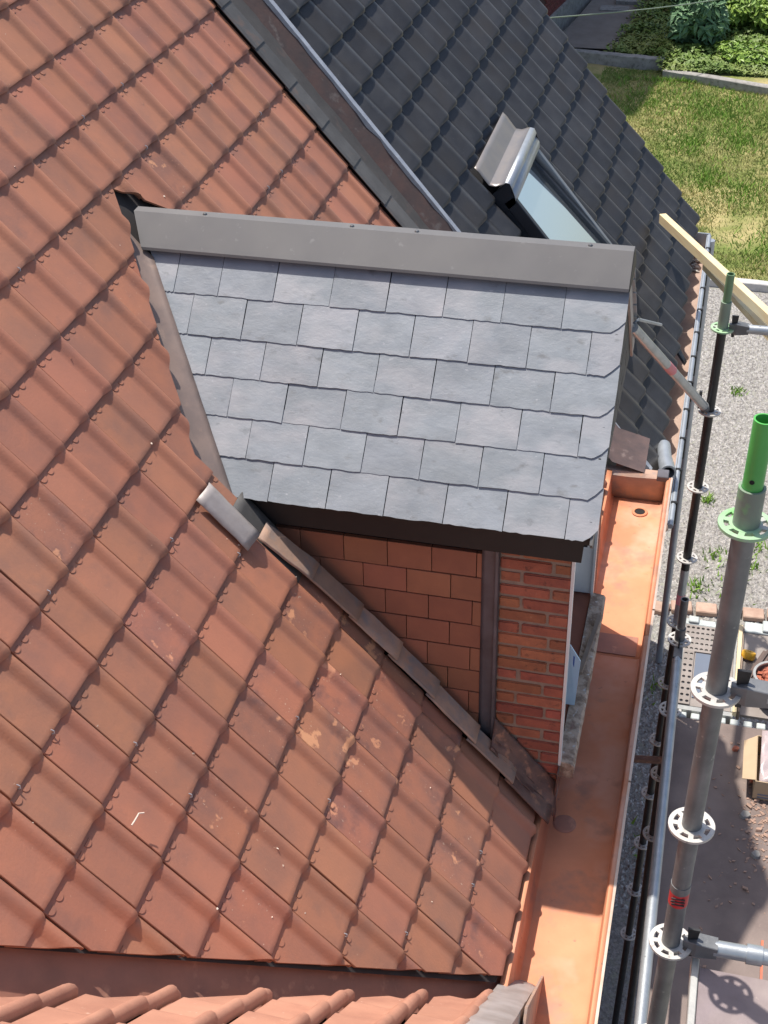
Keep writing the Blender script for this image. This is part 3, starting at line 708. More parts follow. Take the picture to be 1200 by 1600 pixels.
for r in range(6):
    v0 = rows_v[r]; v1 = min(rows_v[r+1]+0.25, VT-.02)
    xs = [LEFT[r]] + JX[r] + [8.09+jit(.015)]
    for k in range(len(xs)-1):
        mb = slate(sl, xs[k], xs[k+1], v0, v1, k == len(xs)-2, k == 0, 0.011)
        me = mb.mesh('slate', bevel=0)
        link('slate', me, 'slate', dorm)
    ff = MB()
    for k in range(len(xs)-1):
        if r in (0, 2, 4, 6) or True: ff.v, ff.f = ff.v, ff.f; t_ = slate(slF, xs[k], xs[k+1], v0, v1, k == len(xs)-2, k == 0, 0.007); ff.add(t_.v, t_.f)
    ff.build('far_slate_course', 'slate', dorm, kind='stuff')
# ridge cap: folded metal, a flat top and two leaves
CYa, CZa = 11.83, 1.90; CTy, CTz = 12.34, 2.42
def capx(z): return -1.93 + (2.40-z)*0.56
prof = [(CYa-.02, CZa-.05), (CYa, CZa), (CTy, CTz), (2*DYR-CTy, CTz), (2*DYR-CYa, CZa), (2*DYR-CYa+.02, CZa-.05)]
P = [[Vector((capx(z) + (8.07-capx(z))*t, y, z)) for (y, z) in prof] for t in np.linspace(0, 1, 9)]
capo = MB().grid(P).build('ridge_cap', 'cap', dorm, solid=0.03)
for x in (-0.45, 2.6, 3.9, 7.25): MB().lathe((x, CTy+.09, CTz+.012), [(0.001, .035), (.03, .03), (.045, .012), (.05, 0), (0.001, 0)], 10).build('screw', 'screw', capo, smooth=True)
P = [(8.072, y, z) for (y, z) in prof] + [(8.072, DYR, 1.75)]
MB().prism(P, (0.015, 0, 0)).build('cap_end', 'fascia', capo)
# black eave fascia and gutter board below the slates
MB().prism([(1.0, 8.72, -1.72), (1.48, 8.72, -2.21), (7.83, 8.72, -2.21), (7.86, 8.72, -1.72)], (0, 0.10, 0)).build('fascia', 'fascia', dorm)
MB().box((1.3, 8.82, -2.10), (7.8, 9.12, -1.95)).build('soffit', 'fascia', dorm)
MB().prism([(1.0, 2*DYR-8.72, -1.72), (1.55, 2*DYR-8.72, -2.27), (7.83, 2*DYR-8.72, -2.27), (7.86, 2*DYR-8.72, -1.72)], (0, -0.10, 0)).build('fascia', 'fascia', dorm)
# near cheek: backing wall, hanging clay tiles, lead strip, brick pier
WY = 9.10
def zroof(x): return -TAN*x
back = MB()
back.prism([(1.2, WY+.12, -1.9), (6.1, WY+.12, -1.9), (6.1, WY+.12, zroof(6.1)-.6), (1.2, WY+.12, zroof(1.2)-.6)], (0, .35, 0))
back.prism([(1.2, 2*DYR-WY, -1.9), (7.6, 2*DYR-WY, -1.9), (7.6, 2*DYR-WY, zroof(7.6)-.6), (1.2, 2*DYR-WY, zroof(1.2)-.6)], (0, -.35, 0))
back.build('cheek_wall', 'fascia', dorm)
crow = [-2.55, -3.17, -3.78, -4.40, -5.01, -5.63, -6.22, -6.82, -7.42]
coff = [2.22, 2.60, 3.04, 3.47, 3.90, 4.33, 4.78, 5.22]
for r in range(8):
    zt, zb = crow[r] - 0.042, crow[r+1]
    x = coff[r] - 0.893*4
    while x < 5.95:
        xa, xb = max(x, 1.2)+.008, min(x+.893, 5.93)-.008
        x += .893
        if xb - xa < 0.06: continue
        if zroof(xb) > zt + .3: continue
        mbk = MB(); yy = WY - 0.005 + jit(.006); n = 4; dz = jit(.006)
        mbk.add([(xa, yy-.02, zb+dz), (xb, yy-.02, zb+dz+jit(.006)), (xb, yy+.0, zt), (xa, yy+.0, zt), (xa, yy+.07, zb+dz), (xb, yy+.07, zb+dz), (xb, yy+.10, zt), (xa, yy+.10, zt)],
                [(0,1,2,3),(7,6,5,4),(0,4,5,1),(1,5,6,2),(2,6,7,3),(3,7,4,0)])
        link('cladding_tile', mbk.mesh('cladding_tile', bevel=0.006), 'clad', dorm)
P = [[Vector((x, y + 0.012*nz3((z*3, x*3, 0), 1.3), z)) for (x, y) in ((5.90, WY-.02), (5.98, WY-.045), (6.10, WY-.04), (6.17, WY-.05), (6.19, WY-.13), (6.23, WY-.13), (6.25, WY-.03))] for z in np.linspace(-2.2, -7.55, 26)]
MB().grid(P).build('lead_corner_strip', 'lead_blue', dorm, smooth=True, solid=0.02)
MB().box((6.15, WY+.02, -9.4), (7.62, WY+.55, -1.9)).build('pier_mortar', 'mortar', dorm)
CH = 0.318; zc = -2.30
r = 0
while zc > -8.9:
    small = 0.40; total = (6.26, 7.64)
    if r % 2 == 0: segs = [(total[0], total[0]+small-.02+jit(.03)), None]
    else: segs = [(total[0], total[0]+0.96+jit(.04)), None]
    segs[1] = (segs[0][1]+0.055, total[1]+jit(.012))
    for (xa, xb) in segs:
        if zroof(xb) - 0.1 > zc: continue
        h = CH - 0.062
        mbk = MB().box((xa, WY-.012+jit(.012), zc-h+jit(.01)), (xb, WY+.40, zc+jit(.01)))
        me = mbk.mesh('brick')
        b = bmesh.new(); b.from_mesh(me)
        bmesh.ops.bevel(b, geom=list(b.edges), offset=0.022*U, segments=2, affect='EDGES')
        for v in b.verts: v.co += Vector((nz3(v.co*1, 41), nz3(v.co, 37), nz3(v.co, 43)))*0.0016
        b.to_mesh(me); b.free(); link('brick', me, 'brick', dorm)
    zc -= CH; r += 1
# far pier, window front, gable
MB().box((5.9, 15.05, -9.4), (7.62, 16.3, -1.9)).build('far_pier', 'housewall', dorm)
MB().box((7.16, 14.98, -8.0), (7.60, 15.05, -2.3)).build('window_reveal', 'white', dorm)
MB().box((7.60, 14.9, -8.0), (7.66, 15.1, -2.3)).build('window_trim', 'white', dorm)
MB().box((7.63, WY-.02, -8.0), (7.685, WY+.16, -2.28)).build('window_trim', 'white', dorm)
wf = MB(); wf.box((7.0, 9.6, -8.0), (7.16, 9.95, -2.4)); wf.box((7.0, 14.7, -8.0), (7.16, 14.98, -2.4)); wf.box((7.0, 9.95, -8.0), (7.16, 14.7, -7.7)); wf.box((7.0, 9.95, -2.7), (7.16, 14.7, -2.4)); wf.box((7.0, 12.15, -7.7), (7.15, 12.4, -2.7))
wfo = wf.build('window_frame', 'white', dorm)
MB().box((7.05, 9.95, -7.7), (7.08, 12.15, -2.7)).build('pane', 'glass_dark', wfo); MB().box((7.05, 12.4, -7.7), (7.08, 14.7, -2.7)).build('pane', 'glass_dark', wfo)
MB().box((6.2, 9.5, -9.6), (7.6, 15.05, -8.05)).build('apron_wall', 'housewall', dorm)
MB().box((6.9, 9.0, -2.42), (7.72, 15.9, -2.28)).build('window_head', 'fascia', dorm)
gb = MB().prism([(7.72, 8.75, -1.85), (7.72, 16.15, -1.85), (7.72, DYR, 1.95)], (0.2, 0, 0)); gb.build('gable_board', 'fascia', dorm)
for r in range(9):
    z0 = -1.75 + r*0.42; half = max(0.05, (1.9-z0)*1.0)
    y = DYR - half
    while y < DYR + half - .05:
        y1 = min(y+0.9, DYR+half)
        MB().box((7.925, y+.01, z0+jit(.01)), (7.965+jit(.005), y1-.01, z0+.44)).build('gable_slate', 'slate_dark', dorm)
        y = y1
for f in (sl, slF): MB().prism([f(7.97, -.05, .05), f(7.97, VT, .05), f(7.97, VT, -.32), f(7.97, -.05, -.32)], (0.05, 0, 0)).build('bargeboard', 'lead_light' if f is slF else 'cap', dorm)
# stone sill
P = []
ys = np.linspace(9.16, 14.98, 60)
for y in ys:
    e = 0.02*nz3((y*3, 0, 5), 1.2); P.append([Vector((7.62, y, -8.42)), Vector((7.62, y, -7.96+.02*nz3((y*4, 1, 0), 1))), Vector((7.80, y, -7.98+.03*nz3((y*5, 2, 0), 1))), Vector((7.93+e, y, -8.0+.02*nz3((y*5, 3, 0), 1))), Vector((7.975+e, y, -8.06)), Vector((7.965+e, y, -8.40)), Vector((7.9, y, -8.42))])
sm = MB().grid(P); sm.add(P[0], [(0,1,2,3,4,5,6)]); sm.add(P[-1], [(6,5,4,3,2,1,0)])
sm.build('window_sill', 'stone', dorm, smooth=True)
# lead at the dormer's valley: from under the cut tiles up to the slate edge
P = []
for t in np.linspace(0.035, 1.03, 40):
    a = Vector((-2.29, 12.42, 2.755)).lerp(Vector((0.86, 7.95, -1.03)), t) + Vector(EH_A)*-0.10 + Vector((-.12, -.10, 0))
    b = sl(-1.50, (12.0-DE_Y)/S45, 0.09).lerp(sl(1.14, -0.03, 0.09), t)
    m_ = (a+b)/2 + Vector((0, 0, -0.16)); row = []
    for k in range(7):
        q = k/6; p = a*(1-q)**2 + m_*2*q*(1-q) + b*q*q
        p += Vector((0, 0, 1))*0.035*nz3((t*14, q*2, 2), 1.0); row.append(p)
    P.append(row)
MB().grid(P).build('lead_valley', 'lead_val', dorm, smooth=True, solid=0.02)
# dark sheet under the cut tiles behind the ridge end
MB().add([roof_pt(-4.1, 11.7, -.18), roof_pt(-2.2, 11.7, -.2), roof_pt(-2.2, 13.6, -.2), roof_pt(-4.1, 13.6, -.18)], [(0,1,2,3)]).build('underlay_patch', 'underlay', dorm)
# stepped lead over the tiles along the near cheek, one piece per course
px_ = [0.80, 1.72, 2.49, 3.33, 4.10, 4.87, 5.74, 6.56, 7.36]
yo = [7.52, 7.95, 8.20, 8.30, 8.36, 8.36, 8.30, 8.30, 8.2]
for k in range(8):
    xa, xb = px_[k], px_[k+1]+(0.12 if k else -.04); rows = []
    for t in np.linspace(0, 1, 9):
        x = xa + (xb-xa)*t; s = x/CT; y0 = yo[k] + (yo[k+1]-yo[k])*t*0.8 if k else 7.52
        lift = 0.06 + 0.08*t
        if k == 0: pts = [(7.47, .05+.03*t), (7.60, .08+.03*t), (7.73, .14+.03*t), (7.88, .165+.03*t), (7.98, .13+.03*t)]
        else: pts = [(y0, lift), (y0+.03, lift+.025), (y0+.25, lift+.02), (y0+.52, lift+.015), (y0+.56, lift-.04), (y0+.60, lift-.30)]
        rows.append([roof_pt(s, y, h + 0.02*nz3((s*2.5, y*2.5, k), 1.0)) for (y, h) in pts])
    MB().grid(rows).build('lead_step', 'lead_light' if k == 0 else ('lead_rust' if k == 7 else 'lead'), dorm, smooth=True, solid=0.02)
# dark lead behind the first step, up to the eave
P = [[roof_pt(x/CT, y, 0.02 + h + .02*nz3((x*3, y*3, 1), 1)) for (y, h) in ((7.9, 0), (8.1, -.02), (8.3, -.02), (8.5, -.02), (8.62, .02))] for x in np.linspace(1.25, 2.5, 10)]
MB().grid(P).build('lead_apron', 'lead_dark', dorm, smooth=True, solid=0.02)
# crumpled lead round the foot of the brick pier
P = []
for t in np.linspace(0, 1, 26):
    x = 6.2 + 1.40*t; s = x/CT; row = []
    for q in np.linspace(0, 1, 12):
        y = 8.55 + 0.48*q; h = 0.10 + 0.50*q**2.5 + 0.16*nz3((t*6, q*5, 3), 1.0)*(1-.6*q)
        row.append(roof_pt(s, y, .06) + Vector((0, 0, h)))
    P.append(row)
MB().grid(P).build('lead_pier_flashing', 'lead_rust', dorm, smooth=True, solid=0.02)
P = [[Vector((7.64 + .02*math.sin(z*3), y, z)) for y in (8.86 + .05*nz3((z, 0, 1), 2), 8.95, 9.05, 9.15)] for z in np.linspace(-8.0, -9.5, 10)]
MB().grid(P).build('lead_corner_fold', 'lead_rust', dorm, smooth=True, solid=0.03)
# things left on the sill
tag(MB().prism([(7.54, 11.0, -6.27), (7.79, 11.0, -6.70), (7.74, 10.9, -7.93), (7.52, 10.9, -7.93)], (0, .04, 0)).build('film_panel', 'film'), 'pale blue film covered panel leaning in the dormer window', 'panel')
MB().prism([(7.63, 10.985, -6.55), (7.66, 10.985, -6.58), (7.66, 10.97, -6.86), (7.63, 10.97, -6.84)], (0, .006, 0)).build('ink_mark', 'film_mark', bpy.data.objects['film_panel'])
tag(MB().bar((7.72, 11.9, -7.86), (7.93, 14.0, -7.88), 0.10, 0.09).build('wooden_strip', 'timber_old'), 'thin wooden strip lying on the stone window sill', 'strip')

# ------------------------------------------------------------------ copper box gutter
gut = thing('copper_gutter', 'wide copper box gutter along the foot of the orange roof', 'gutter', (8.2, 12, -10))
FZ = -9.9
def gutter_piece(y0, y1, dz, name):
    ns = 14; P = []
    for y in np.linspace(y0, y1, ns):
        e = 0.012*nz3((y*1.7, 0, 0), 1)
        P.append([Vector((7.28, y, -8.98+dz)), Vector((7.42, y, -9.02+dz)), Vector((7.47, y, FZ+.12+dz)), Vector((7.55, y, FZ+dz+e)), Vector((8.1, y, FZ+dz-.01+e*2)), Vector((8.88, y, FZ+dz+e)), Vector((8.97, y, FZ+.05+dz)), Vector((9.0, y, -9.12+dz)), Vector((9.03, y, -9.07+dz)), Vector((9.12, y, -9.05+dz))])
    return MB().grid(P).build(name, 'copper', gut, smooth=True, solid=0.015)
gutter_piece(-2, 14.9, .022, 'copper_sheet'); gutter_piece(14.7, 22.0, 0.0, 'copper_sheet')
MB().box((7.60, 15.0, FZ+.012), (8.85, 15.75, FZ+.030)).build('solder_patch', 'copper_dull', gut)
for (a, b) in ((-2, 9.9), (9.96, 15.9), (15.96, 22.0)): MB().box((9.12, a, -9.10), (9.175, b, -9.028)).build('rim_bead', 'rim_edge', gut)
MB().box((9.03, -2, -10.1), (9.11, 22, -9.12)).build('gutter_board', 'copper_dull', gut)
# copper apron under the dormer sill and behind the inner wall
P = [[Vector((7.60, y, -8.42)), Vector((7.61, y, -8.9)), Vector((7.55, y, -9.3)), Vector((7.47, y, -9.8))] for y in np.linspace(9.1, 16.2, 14)]
MB().grid(P).build('copper_apron', 'copper_dull', gut, smooth=True)
MB().lathe((8.36, 21.30, FZ+.02), [(0.155, 0), (0.155, .02), (.21, .02), (.23, .0)], 24, closed=False).build('outlet_ring', 'copper', gut, smooth=True)
MB().lathe((8.36, 21.30, FZ+.016), [(0.001, 0.004), (.155, .004), (.155, -.2), (.001, -.2)], 24, closed=False).build('outlet_hole', 'hole', gut)
MB().lathe((7.86, 9.15, FZ+.035), [(.001, .02), (.22, .018), (.26, .0)], 24, closed=False).build('solder_disc', 'copper_dull', gut)
P = [[Vector((x, 21.95, -9.95)), Vector((x, 21.95, -9.12+.02*math.sin(x*3))), Vector((x, 22.05, -9.04)), Vector((x, 22.30, -9.06)), Vector((x, 22.4, -9.3))] for x in np.linspace(7.15, 8.98, 10)]
MB().grid(P).build('end_upstand', 'lead', gut, smooth=True, solid=0.03)
MB().box((8.72, 21.9, -9.16), (9.05, 22.32, -8.98)).build('end_cap', 'lead_blue', gut, bevel=.02)
# sloping lead from roof to end upstand
P = [[Vector((x, y, z + .03*nz3((x*3, y*3, 0), 1))) for (x, z) in ((4.6+.0*i, -5.3), (5.6, -6.5), (6.6, -7.75), (7.4, -8.75), (8.35, -9.0))] for i, y in enumerate(np.linspace(22.05, 23.9, 7))]
MB().grid(P).build('end_lead', 'lead_brown', gut, smooth=True)

# ------------------------------------------------------------------ neighbour's house, dark roof
nb_ = thing('dark_roof_house', 'neighbouring house with dark grey interlocking tile roof', 'house', (0, 34, GZ))
roofN = MB().prism([roof_pt(-14, 23.9, -.26), roof_pt(13.2, 23.9, -.26), roof_pt(13.2, 44.4, -.26), roof_pt(-14, 44.4, -.26)], Vector(EH_A)*-.3).build('roof_slope', 'underlay', nb_)
MB().box((-12, 23.5, GZ), (8.2, 44.2, -11.4)).build('wall', 'housewall', nb_)
gable = MB().prism([(-12, 44.15, -11.5), (8.2, 44.15, -11.5), (8.2, 44.15, -10.6), (-8, 44.15, 9.2)], (0, -.3, 0)); gable.build('gable_wall', 'housewall', nb_)
GN, WN = 1.325, 1.25
bmN = tile_bm(PROF_B, WN, GN, [(0.12, 0.06), (0.86, 0.06)], EA_A, ES_A, EH_A, lap=.2, lift=.14, thick=.07)
meN = bpy.data.meshes.new('dark_tile'); bmN.to_mesh(meN); meN.materials.append(M['black'])
SKY = dict(y0=27.55, y1=32.25, s0=3.6, s1=10.2)
nn = 0; extra = bmesh.new()
for i in range(-10, 10):
    for j in range(0, 17):
        s = 1.63 + i*GN; y0 = 24.05 + j*WN
        if s > 13.75 : continue
        if y0 + WN > 44.55: continue
        c = [roof_pt(s-(GN)*a, y0+WN*b) for a in (0, .5, 1) for b in (0, .5, 1)]
        pr = [pix(p) for p in c]
        inv = any(-20 < p[0] < 1220 and -20 < p[1] < 1620 for p in pr)
        if not any(-300 < p[0] < 1500 and -300 < p[1] < 1900 for p in pr): continue
        if all(SKY['y0'] < q.y < SKY['y1'] and SKY['s0'] < q.x/CT < SKY['s1'] for q in c): continue
        loc = roof_pt(s, y0)
        me = meN
        if s > 13.4 and False: continue
        if inv and nn < 300:
            o = link('dark_tile', me, None, roofN, loc=loc + Vector((jit(.008), jit(.008), jit(.01)))); o.rotation_euler = (jit(.007), jit(.006), jit(.006)); nn += 1
        else:
            tm = me.copy(); tm.transform(Matrix.Translation(loc*U)); extra.from_mesh(tm); bpy.data.meshes.remove(tm)
print('dark tiles', nn)
if extra.faces:
    me = bpy.data.meshes.new('outlying_tiles'); extra.to_mesh(me); me.materials.clear(); link('outlying_tiles', me, 'black', roofN, kind='stuff')
# pale metal edge beside the first column
P = []
for s in np.linspace(-13, 13.2, 90):
    e = .03*nz3((s*2.2, 0, 0), 1.3); P.append([roof_pt(s, 23.84+e, -.1), roof_pt(s, 23.86+e, .06), roof_pt(s, 23.98+e, .10), roof_pt(s, 24.10+e*.5, .05), roof_pt(s, 24.2, -.1)])
MB().grid(P).build('zinc_edge', 'mortar_edge', nb_, smooth=True)
# skylight
sk = thing('skylight', 'tilting roof window in anthracite frame on the dark tile roof', 'skylight', roof_pt(3.6, 29.9, .3))
y0, y1, s0, s1 = SKY['y0'], SKY['y1'], SKY['s0']+.55, SKY['s1']
fr = MB()
def rbox(mbx, sa, sb, ya, yb, ha, hb):
    v = [roof_pt(s, y, h) for h in (ha, hb) for (s, y) in ((sa, ya), (sb, ya), (sb, yb), (sa, yb))]
    mbx.add(v, [(0,3,2,1),(4,5,6,7),(0,1,5,4),(1,2,6,5),(2,3,7,6),(3,0,4,7)])
rbox(fr, s0+.1, s1, y0, y0+.24, -.3, .56); rbox(fr, s0+.1, s1, y1-.24, y1, -.3, .42); rbox(fr, s0+.1, s0+.5, y0+.24, y1-.24, -.3, .40); rbox(fr, s1-.4, s1, y0+.24, y1-.24, -.3, .40)
fr.build('outer_frame', 'sky_frame', sk, bevel=.03)
for (a, b, h) in ((y1-.30, y1-.20, .50), (y1-.18, y1+.03, .46), (y0-.03, y0+.10, .58)):
    c_ = MB(); rbox(c_, s0+.45, s1+.05, a, b, .2, h); c_.build('cover_strip', 'sky_cover' if a > 30 else 'sky_frame', sk, bevel=.02)
def tilt(s, y, h):     # sash turned about its middle: upper half sinks in, lower half stands out
    mid = (s0+s1)/2; k = math.radians(4.0); d = s-mid
    return roof_pt(mid + d*math.cos(k), y, h + 0.22 + d*math.sin(k))
sa = MB()
def tbox(mbx, sa_, sb_, ya, yb, ha, hb):
    v = [tilt(s, y, h) for h in (ha, hb) for (s, y) in ((sa_, ya), (sb_, ya), (sb_, yb), (sa_, yb))]
    mbx.add(v, [(0,3,2,1),(4,5,6,7),(0,1,5,4),(1,2,6,5),(2,3,7,6),(3,0,4,7)])
tbox(sa, s0+.45, s1-.1, y0+.27, y0+.45, -.1, .2); tbox(sa, s0+.45, s1-.1, y1-.55, y1-.32, -.1, .2); tbox(sa, s0+.45, s0+.65, y0+.45, y1-.55, -.1, .2); tbox(sa, s1-.4, s1-.1, y0+.45, y1-.55, -.1, .2)
sas = sa.build('sash', 'sky_frame', sk, bevel=.02)
gl = MB(); tbox(gl, s0+.65, s1-.4, y0+.45, y1-.55, .02, .06); gl.build('pane', 'glass', sas)
# zinc hood along the top and metal apron above it
P = [[roof_pt(s0+ds, y, h) for (ds, h) in ((.02, .30), (-.04, .66), (.06, .74), (.22, .70), (.30, .60), (.36, .62), (.52, .60), (.66, .50), (.68, .2))] for y in (y0-.03, y1+.03)]
MB().grid(P).build('hood', 'zinc', sk, smooth=True, solid=.02)
for y in (y0-.03, y1+.03): MB().prism([roof_pt(s0+ds, y, h) for (ds, h) in ((.02, .0), (-.04, .66), (.06, .74), (.22, .70), (.52, .60), (.66, .50), (.68, .0))], (0, .03, 0)).build('hood_end', 'sky_frame', sk)
P = []
for y in np.linspace(y0-.1, y1+.1, 24):
    e = .02*math.sin(y*5.1); P.append([roof_pt(s0-.98, y, .20), roof_pt(s0-.80, y, .22+e*.3), roof_pt(s0-.45+e*.5, y, .21+e*.3), roof_pt(s0-.28, y, .22), roof_pt(s0-.14, y, .36), roof_pt(s0-.05, y, .62)])
MB().grid(P).build('apron', 'apron', sk, smooth=True, solid=.02)

# neighbour's gutter
ng = thing('zinc_gutter', 'narrow dusty gutter with zinc rim below the dark tile roof', 'gutter', (8.9, 33, -11))
P = [[Vector((8.25, y, -10.75)), Vector((8.30, y, -11.25)), Vector((8.5, y, -11.3)), Vector((9.1, y, -11.3)), Vector((9.2, y, -11.22)), Vector((9.22, y, -10.72))] for y in np.linspace(22.4, 42.6, 30)]
MB().grid(P).build('trough', 'gut_brown', ng, smooth=True, solid=.02)
MB().tube((9.27, 21.9, -10.70), (9.27, 42.6, -10.70), 0.085, 12).build('rim', 'zinc', ng, smooth=True)
MB().box((9.17, 22.0, -10.74), (9.24, 42.6, -10.66)).build('rim_strip', 'zinc', ng)
MB().prism([(8.25, 42.6, -10.6), (9.3, 42.6, -10.6), (9.3, 42.6, -11.35), (8.3, 42.6, -11.35)], (0, .06, 0)).build('end_stop', 'zinc', ng)
MB().tube((9.36, 42.2, -10.7), (9.36, 42.2, GZ), 0.17, 14).build('downpipe', 'zinc', ng, smooth=True)
for k in range(11):
    y = 23.0 + k*1.82
    MB().box((9.19, y, -11.4), (9.40, y+.12, -10.60)).build('bracket', 'black_metal', ng, bevel=.02)
deb = MB()
for k in range(60):
    x, y = rnd.uniform(8.4, 9.0), rnd.uniform(40.2, 42.3); r = rnd.uniform(.04, .1)
    deb.obox((x, y, -11.2+jit(.05)), (r, jit(.05), jit(.03)), (jit(.03), r*.7, 0), (0, jit(.02), r*.3))
o = deb.build('leaf_litter', 'stonebit', kind='stuff'); o['label'] = 'dry leaf litter in the far end of the gutter'; o['category'] = 'debris'
tag(MB().prism([(8.35, 32.3, -10.2), (9.0, 31.9, -10.9), (9.05, 32.1, -10.92), (8.4, 32.7, -10.15)], (0.03, 0.03, .08)).build('tile_offcut', 'black'), 'broken dark tile offcut lying in the zinc gutter', 'tile')
# loose pipe elbow
pe = thing('pipe_elbow', 'grey pipe elbow with open end at the gutter corner', 'pipe', (8.9, 24, -10))
MB().tube((8.74, 25.7, -10.35), (8.86, 24.5, -10.15), .21, 18).build('pipe_body', 'zinc', pe, smooth=True)
MB().tube((8.85, 24.6, -10.16), (9.0, 23.75, -10.05), .23, 18, .25, inner=.19).build('pipe_mouth', 'zinc', pe, smooth=True)
MB().tube((8.87, 24.5, -10.14), (8.88, 24.4, -10.13), .18, 18).build('pipe_inside', 'hole', pe)

# ------------------------------------------------------------------ scaffold
def rosette_mb(c, axis, ro=.295, ri=.125, th=.04, seed=0.0):
    c = Vector(c); d = Vector(axis).normalized(); a = d.orthogonal().normalized(); b = d.cross(a); m = MB(); n = 40
    def ring(r0, r1): m.lathe(c, [(r0, -th/2), (r1, -th/2), (r1, th/2), (r0, th/2)], n, d)
    ring(ri*0.94, ri+.055); ring(ro-.06, ro)
    for k in range(8):
        t = seed + math.pi/4*k + (math.pi/8); u = a*math.cos(t)+b*math.sin(t); v = d.cross(u)
        m.obox(c + u*(ri+ro)/2, u*((ro-ri)/2-.02), v*.034, d*th*.46)
    return m
def standard(label, p, q, r, ros, m='tube', rm='rosette', group='upright scaffold standards'):
    t = thing('scaffold_standard', label, 'scaffold pole', (p[0], p[1], min(p[2], q[2])), group)
    p, q = Vector(p), Vector(q)
    tb = MB().tube(p, q, r, 26).build('tube', m, t, smooth=True)
    for k, z in enumerate(ros):
        c = p.lerp(q, (z-p.z)/(q.z-p.z)); rosette_mb(c, q-p, ri=r, ro=r+.175, seed=0.2+k*.1).build('rosette', rm if isinstance(rm, str) else rm[k], t)
    return t, tb
AX, AY = 10.20, 1.30
def pa(z): return Vector((10.24 - (5.79-z)*0.0135, AY, z))
tA, tbA = standard('thick grey scaffold pole with bright green top end in front', pa(GZ), pa(4.45), .132, [4.42, 1.91, -.55, -3.03, -5.5, -8.0], 'tube', ['green_pale', 'rosette', 'rosette', 'rosette', 'rosette', 'rosette'])
MB().tube(pa(4.40), pa(4.93), .150, 26, inner=.12).build('collar', 'green_grey', tA, smooth=True)
MB().tube(pa(4.6), pa(5.80), .115, 26, inner=.095).build('spigot', 'green', tA, smooth=True)
MB().tube(pa(5.0)+Vector((-.02, -.118, .06)), pa(5.0)+Vector((-.02, -.10, .06)), .028, 12).build('pin_hole', 'hole', tA)
MB().tube(pa(-1.86), pa(-2.12), .137, 26).build('red_label', 'red', tbA, smooth=True)
for k in range(3): MB().box((AX-.09+jit(.02)-.07, AY-.1375-.004, -1.93-k*.06), (AX+.02, AY-.128, -1.905-k*.06)).build('label_print', 'ink', tbA)
MB().tube(pa(-1.72), pa(-1.86), .139, 26).build('sleeve', 'tube', tbA, smooth=True)
def pb(z): return Vector((9.98 + (z+1.3)*0.0165, 19.5, z))
tB, tbB = standard('slim dark scaffold pole with dull green top behind the thick one', pb(GZ), pb(-2.7), .116, [-2.75, -5.15, -7.55, -9.95, -12.3, -14.7, -17.1, -19.5, -21.9, -24.3, -26.7], 'tube_dark', ['green_pale'] + ['rosette']*10)
MB().tube(pb(-2.75), pb(-2.02), .132, 22).build('collar', 'green_grey', tB, smooth=True)
MB().tube(pb(-2.1), pb(-1.28), .10, 22, inner=.08).build('spigot', 'green_dull', tB, smooth=True)
MB().tube(pb(-10.35), pb(-12.3), .119, 22).build('bright_section', 'tube_bright', tbB, smooth=True)
MB().tube(pb(-11.25), pb(-11.6), .123, 22).build('paint_mark', 'pink', tbB, smooth=True)
def pc(z): return Vector((9.87, 15.0, z))
tC, tbC = standard('short topped scaffold pole with open end beside the perforated deck', pc(GZ), pc(-9.05), .116, [-9.1, -11.5, -13.9, -16.3], 'tube_dark')
MB().tube(pc(-9.2), pc(-8.72), .128, 22, inner=.1).build('collar', 'tube', tC, smooth=True)
MB().tube(pc(-8.8), pc(-7.8), .10, 22, inner=.075).build('spigot', 'tube', tC, smooth=True)
def ledger(label, p, q, r, m='tube_bright', head=True, clamp=None):
    t = thing('scaffold_ledger', label, 'scaffold tube', p, 'horizontal scaffold tubes'); p, q = Vector(p), Vector(q); d = (q-p).normalized()
    MB().tube(p + d*.55, q, r, 22).build('tube', m, t, smooth=True)
    if head:
        u = d.cross(Vector((0, 1, 0))).normalized()
        hd = MB(); sd = d.cross(Vector((0, 0, 1))).normalized()
        v = []
        for (tt, w_, h_) in ((.12, .05, .10), (.30, .11, .15), (.60, r*.95, r*.95)):
            c = p + d*tt
            v.append([c + sd*w_ + Vector((0, 0, h_)), c - sd*w_ + Vector((0, 0, h_)), c - sd*w_ - Vector((0, 0, h_)), c + sd*w_ - Vector((0, 0, h_))])
        for k in range(2): hd.add(v[k]+v[k+1], [(0,1,5,4),(1,2,6,5),(2,3,7,6),(3,0,4,7)])
        hd.add(v[0], [(0,1,2,3)]); hd.add(v[2], [(3,2,1,0)])
        hd.build('coupling_head', 'tube', t, smooth=True, bevel=.01)
        MB().prism([p + d*.20 + sd*-.02 + Vector((0, 0, -.25)), p + d*.27 + sd*-.02 + Vector((0, 0, -.25)), p + d*.33 + sd*-.02 + Vector((0, 0, .34)), p + d*.16 + sd*-.02 + Vector((0, 0, .34))], sd*.04).build('wedge', 'tube_dark', t)
    if clamp: MB().tube(p + d*clamp, p + d*(clamp+.22), r*1.22, 22).build('clamp_sleeve', 'tube_bright', t, smooth=True)
    return t
ledger('horizontal scaffold tube fixed to the thick pole above the cardboard box', pa(1.91)+Vector((.05, 0, .03)), (13.4, 1.35, 1.95), .125)
ledger('horizontal scaffold tube with a clamp above the violet board', pa(-3.03)+Vector((.05, 0, .03)), (13.4, 1.35, -3.0), .118, clamp=1.0)
ledger('horizontal scaffold tube fixed to the slim dark pole near its green top', pb(-2.75)+Vector((.03, 0, .03)), (13.4, 19.55, -2.72), .115)
ledger('long blue grey scaffold tube running parallel to the copper gutter', pc(-9.25)+Vector((0, -.02, 0)), (9.99, -1.5, -9.2), .118)
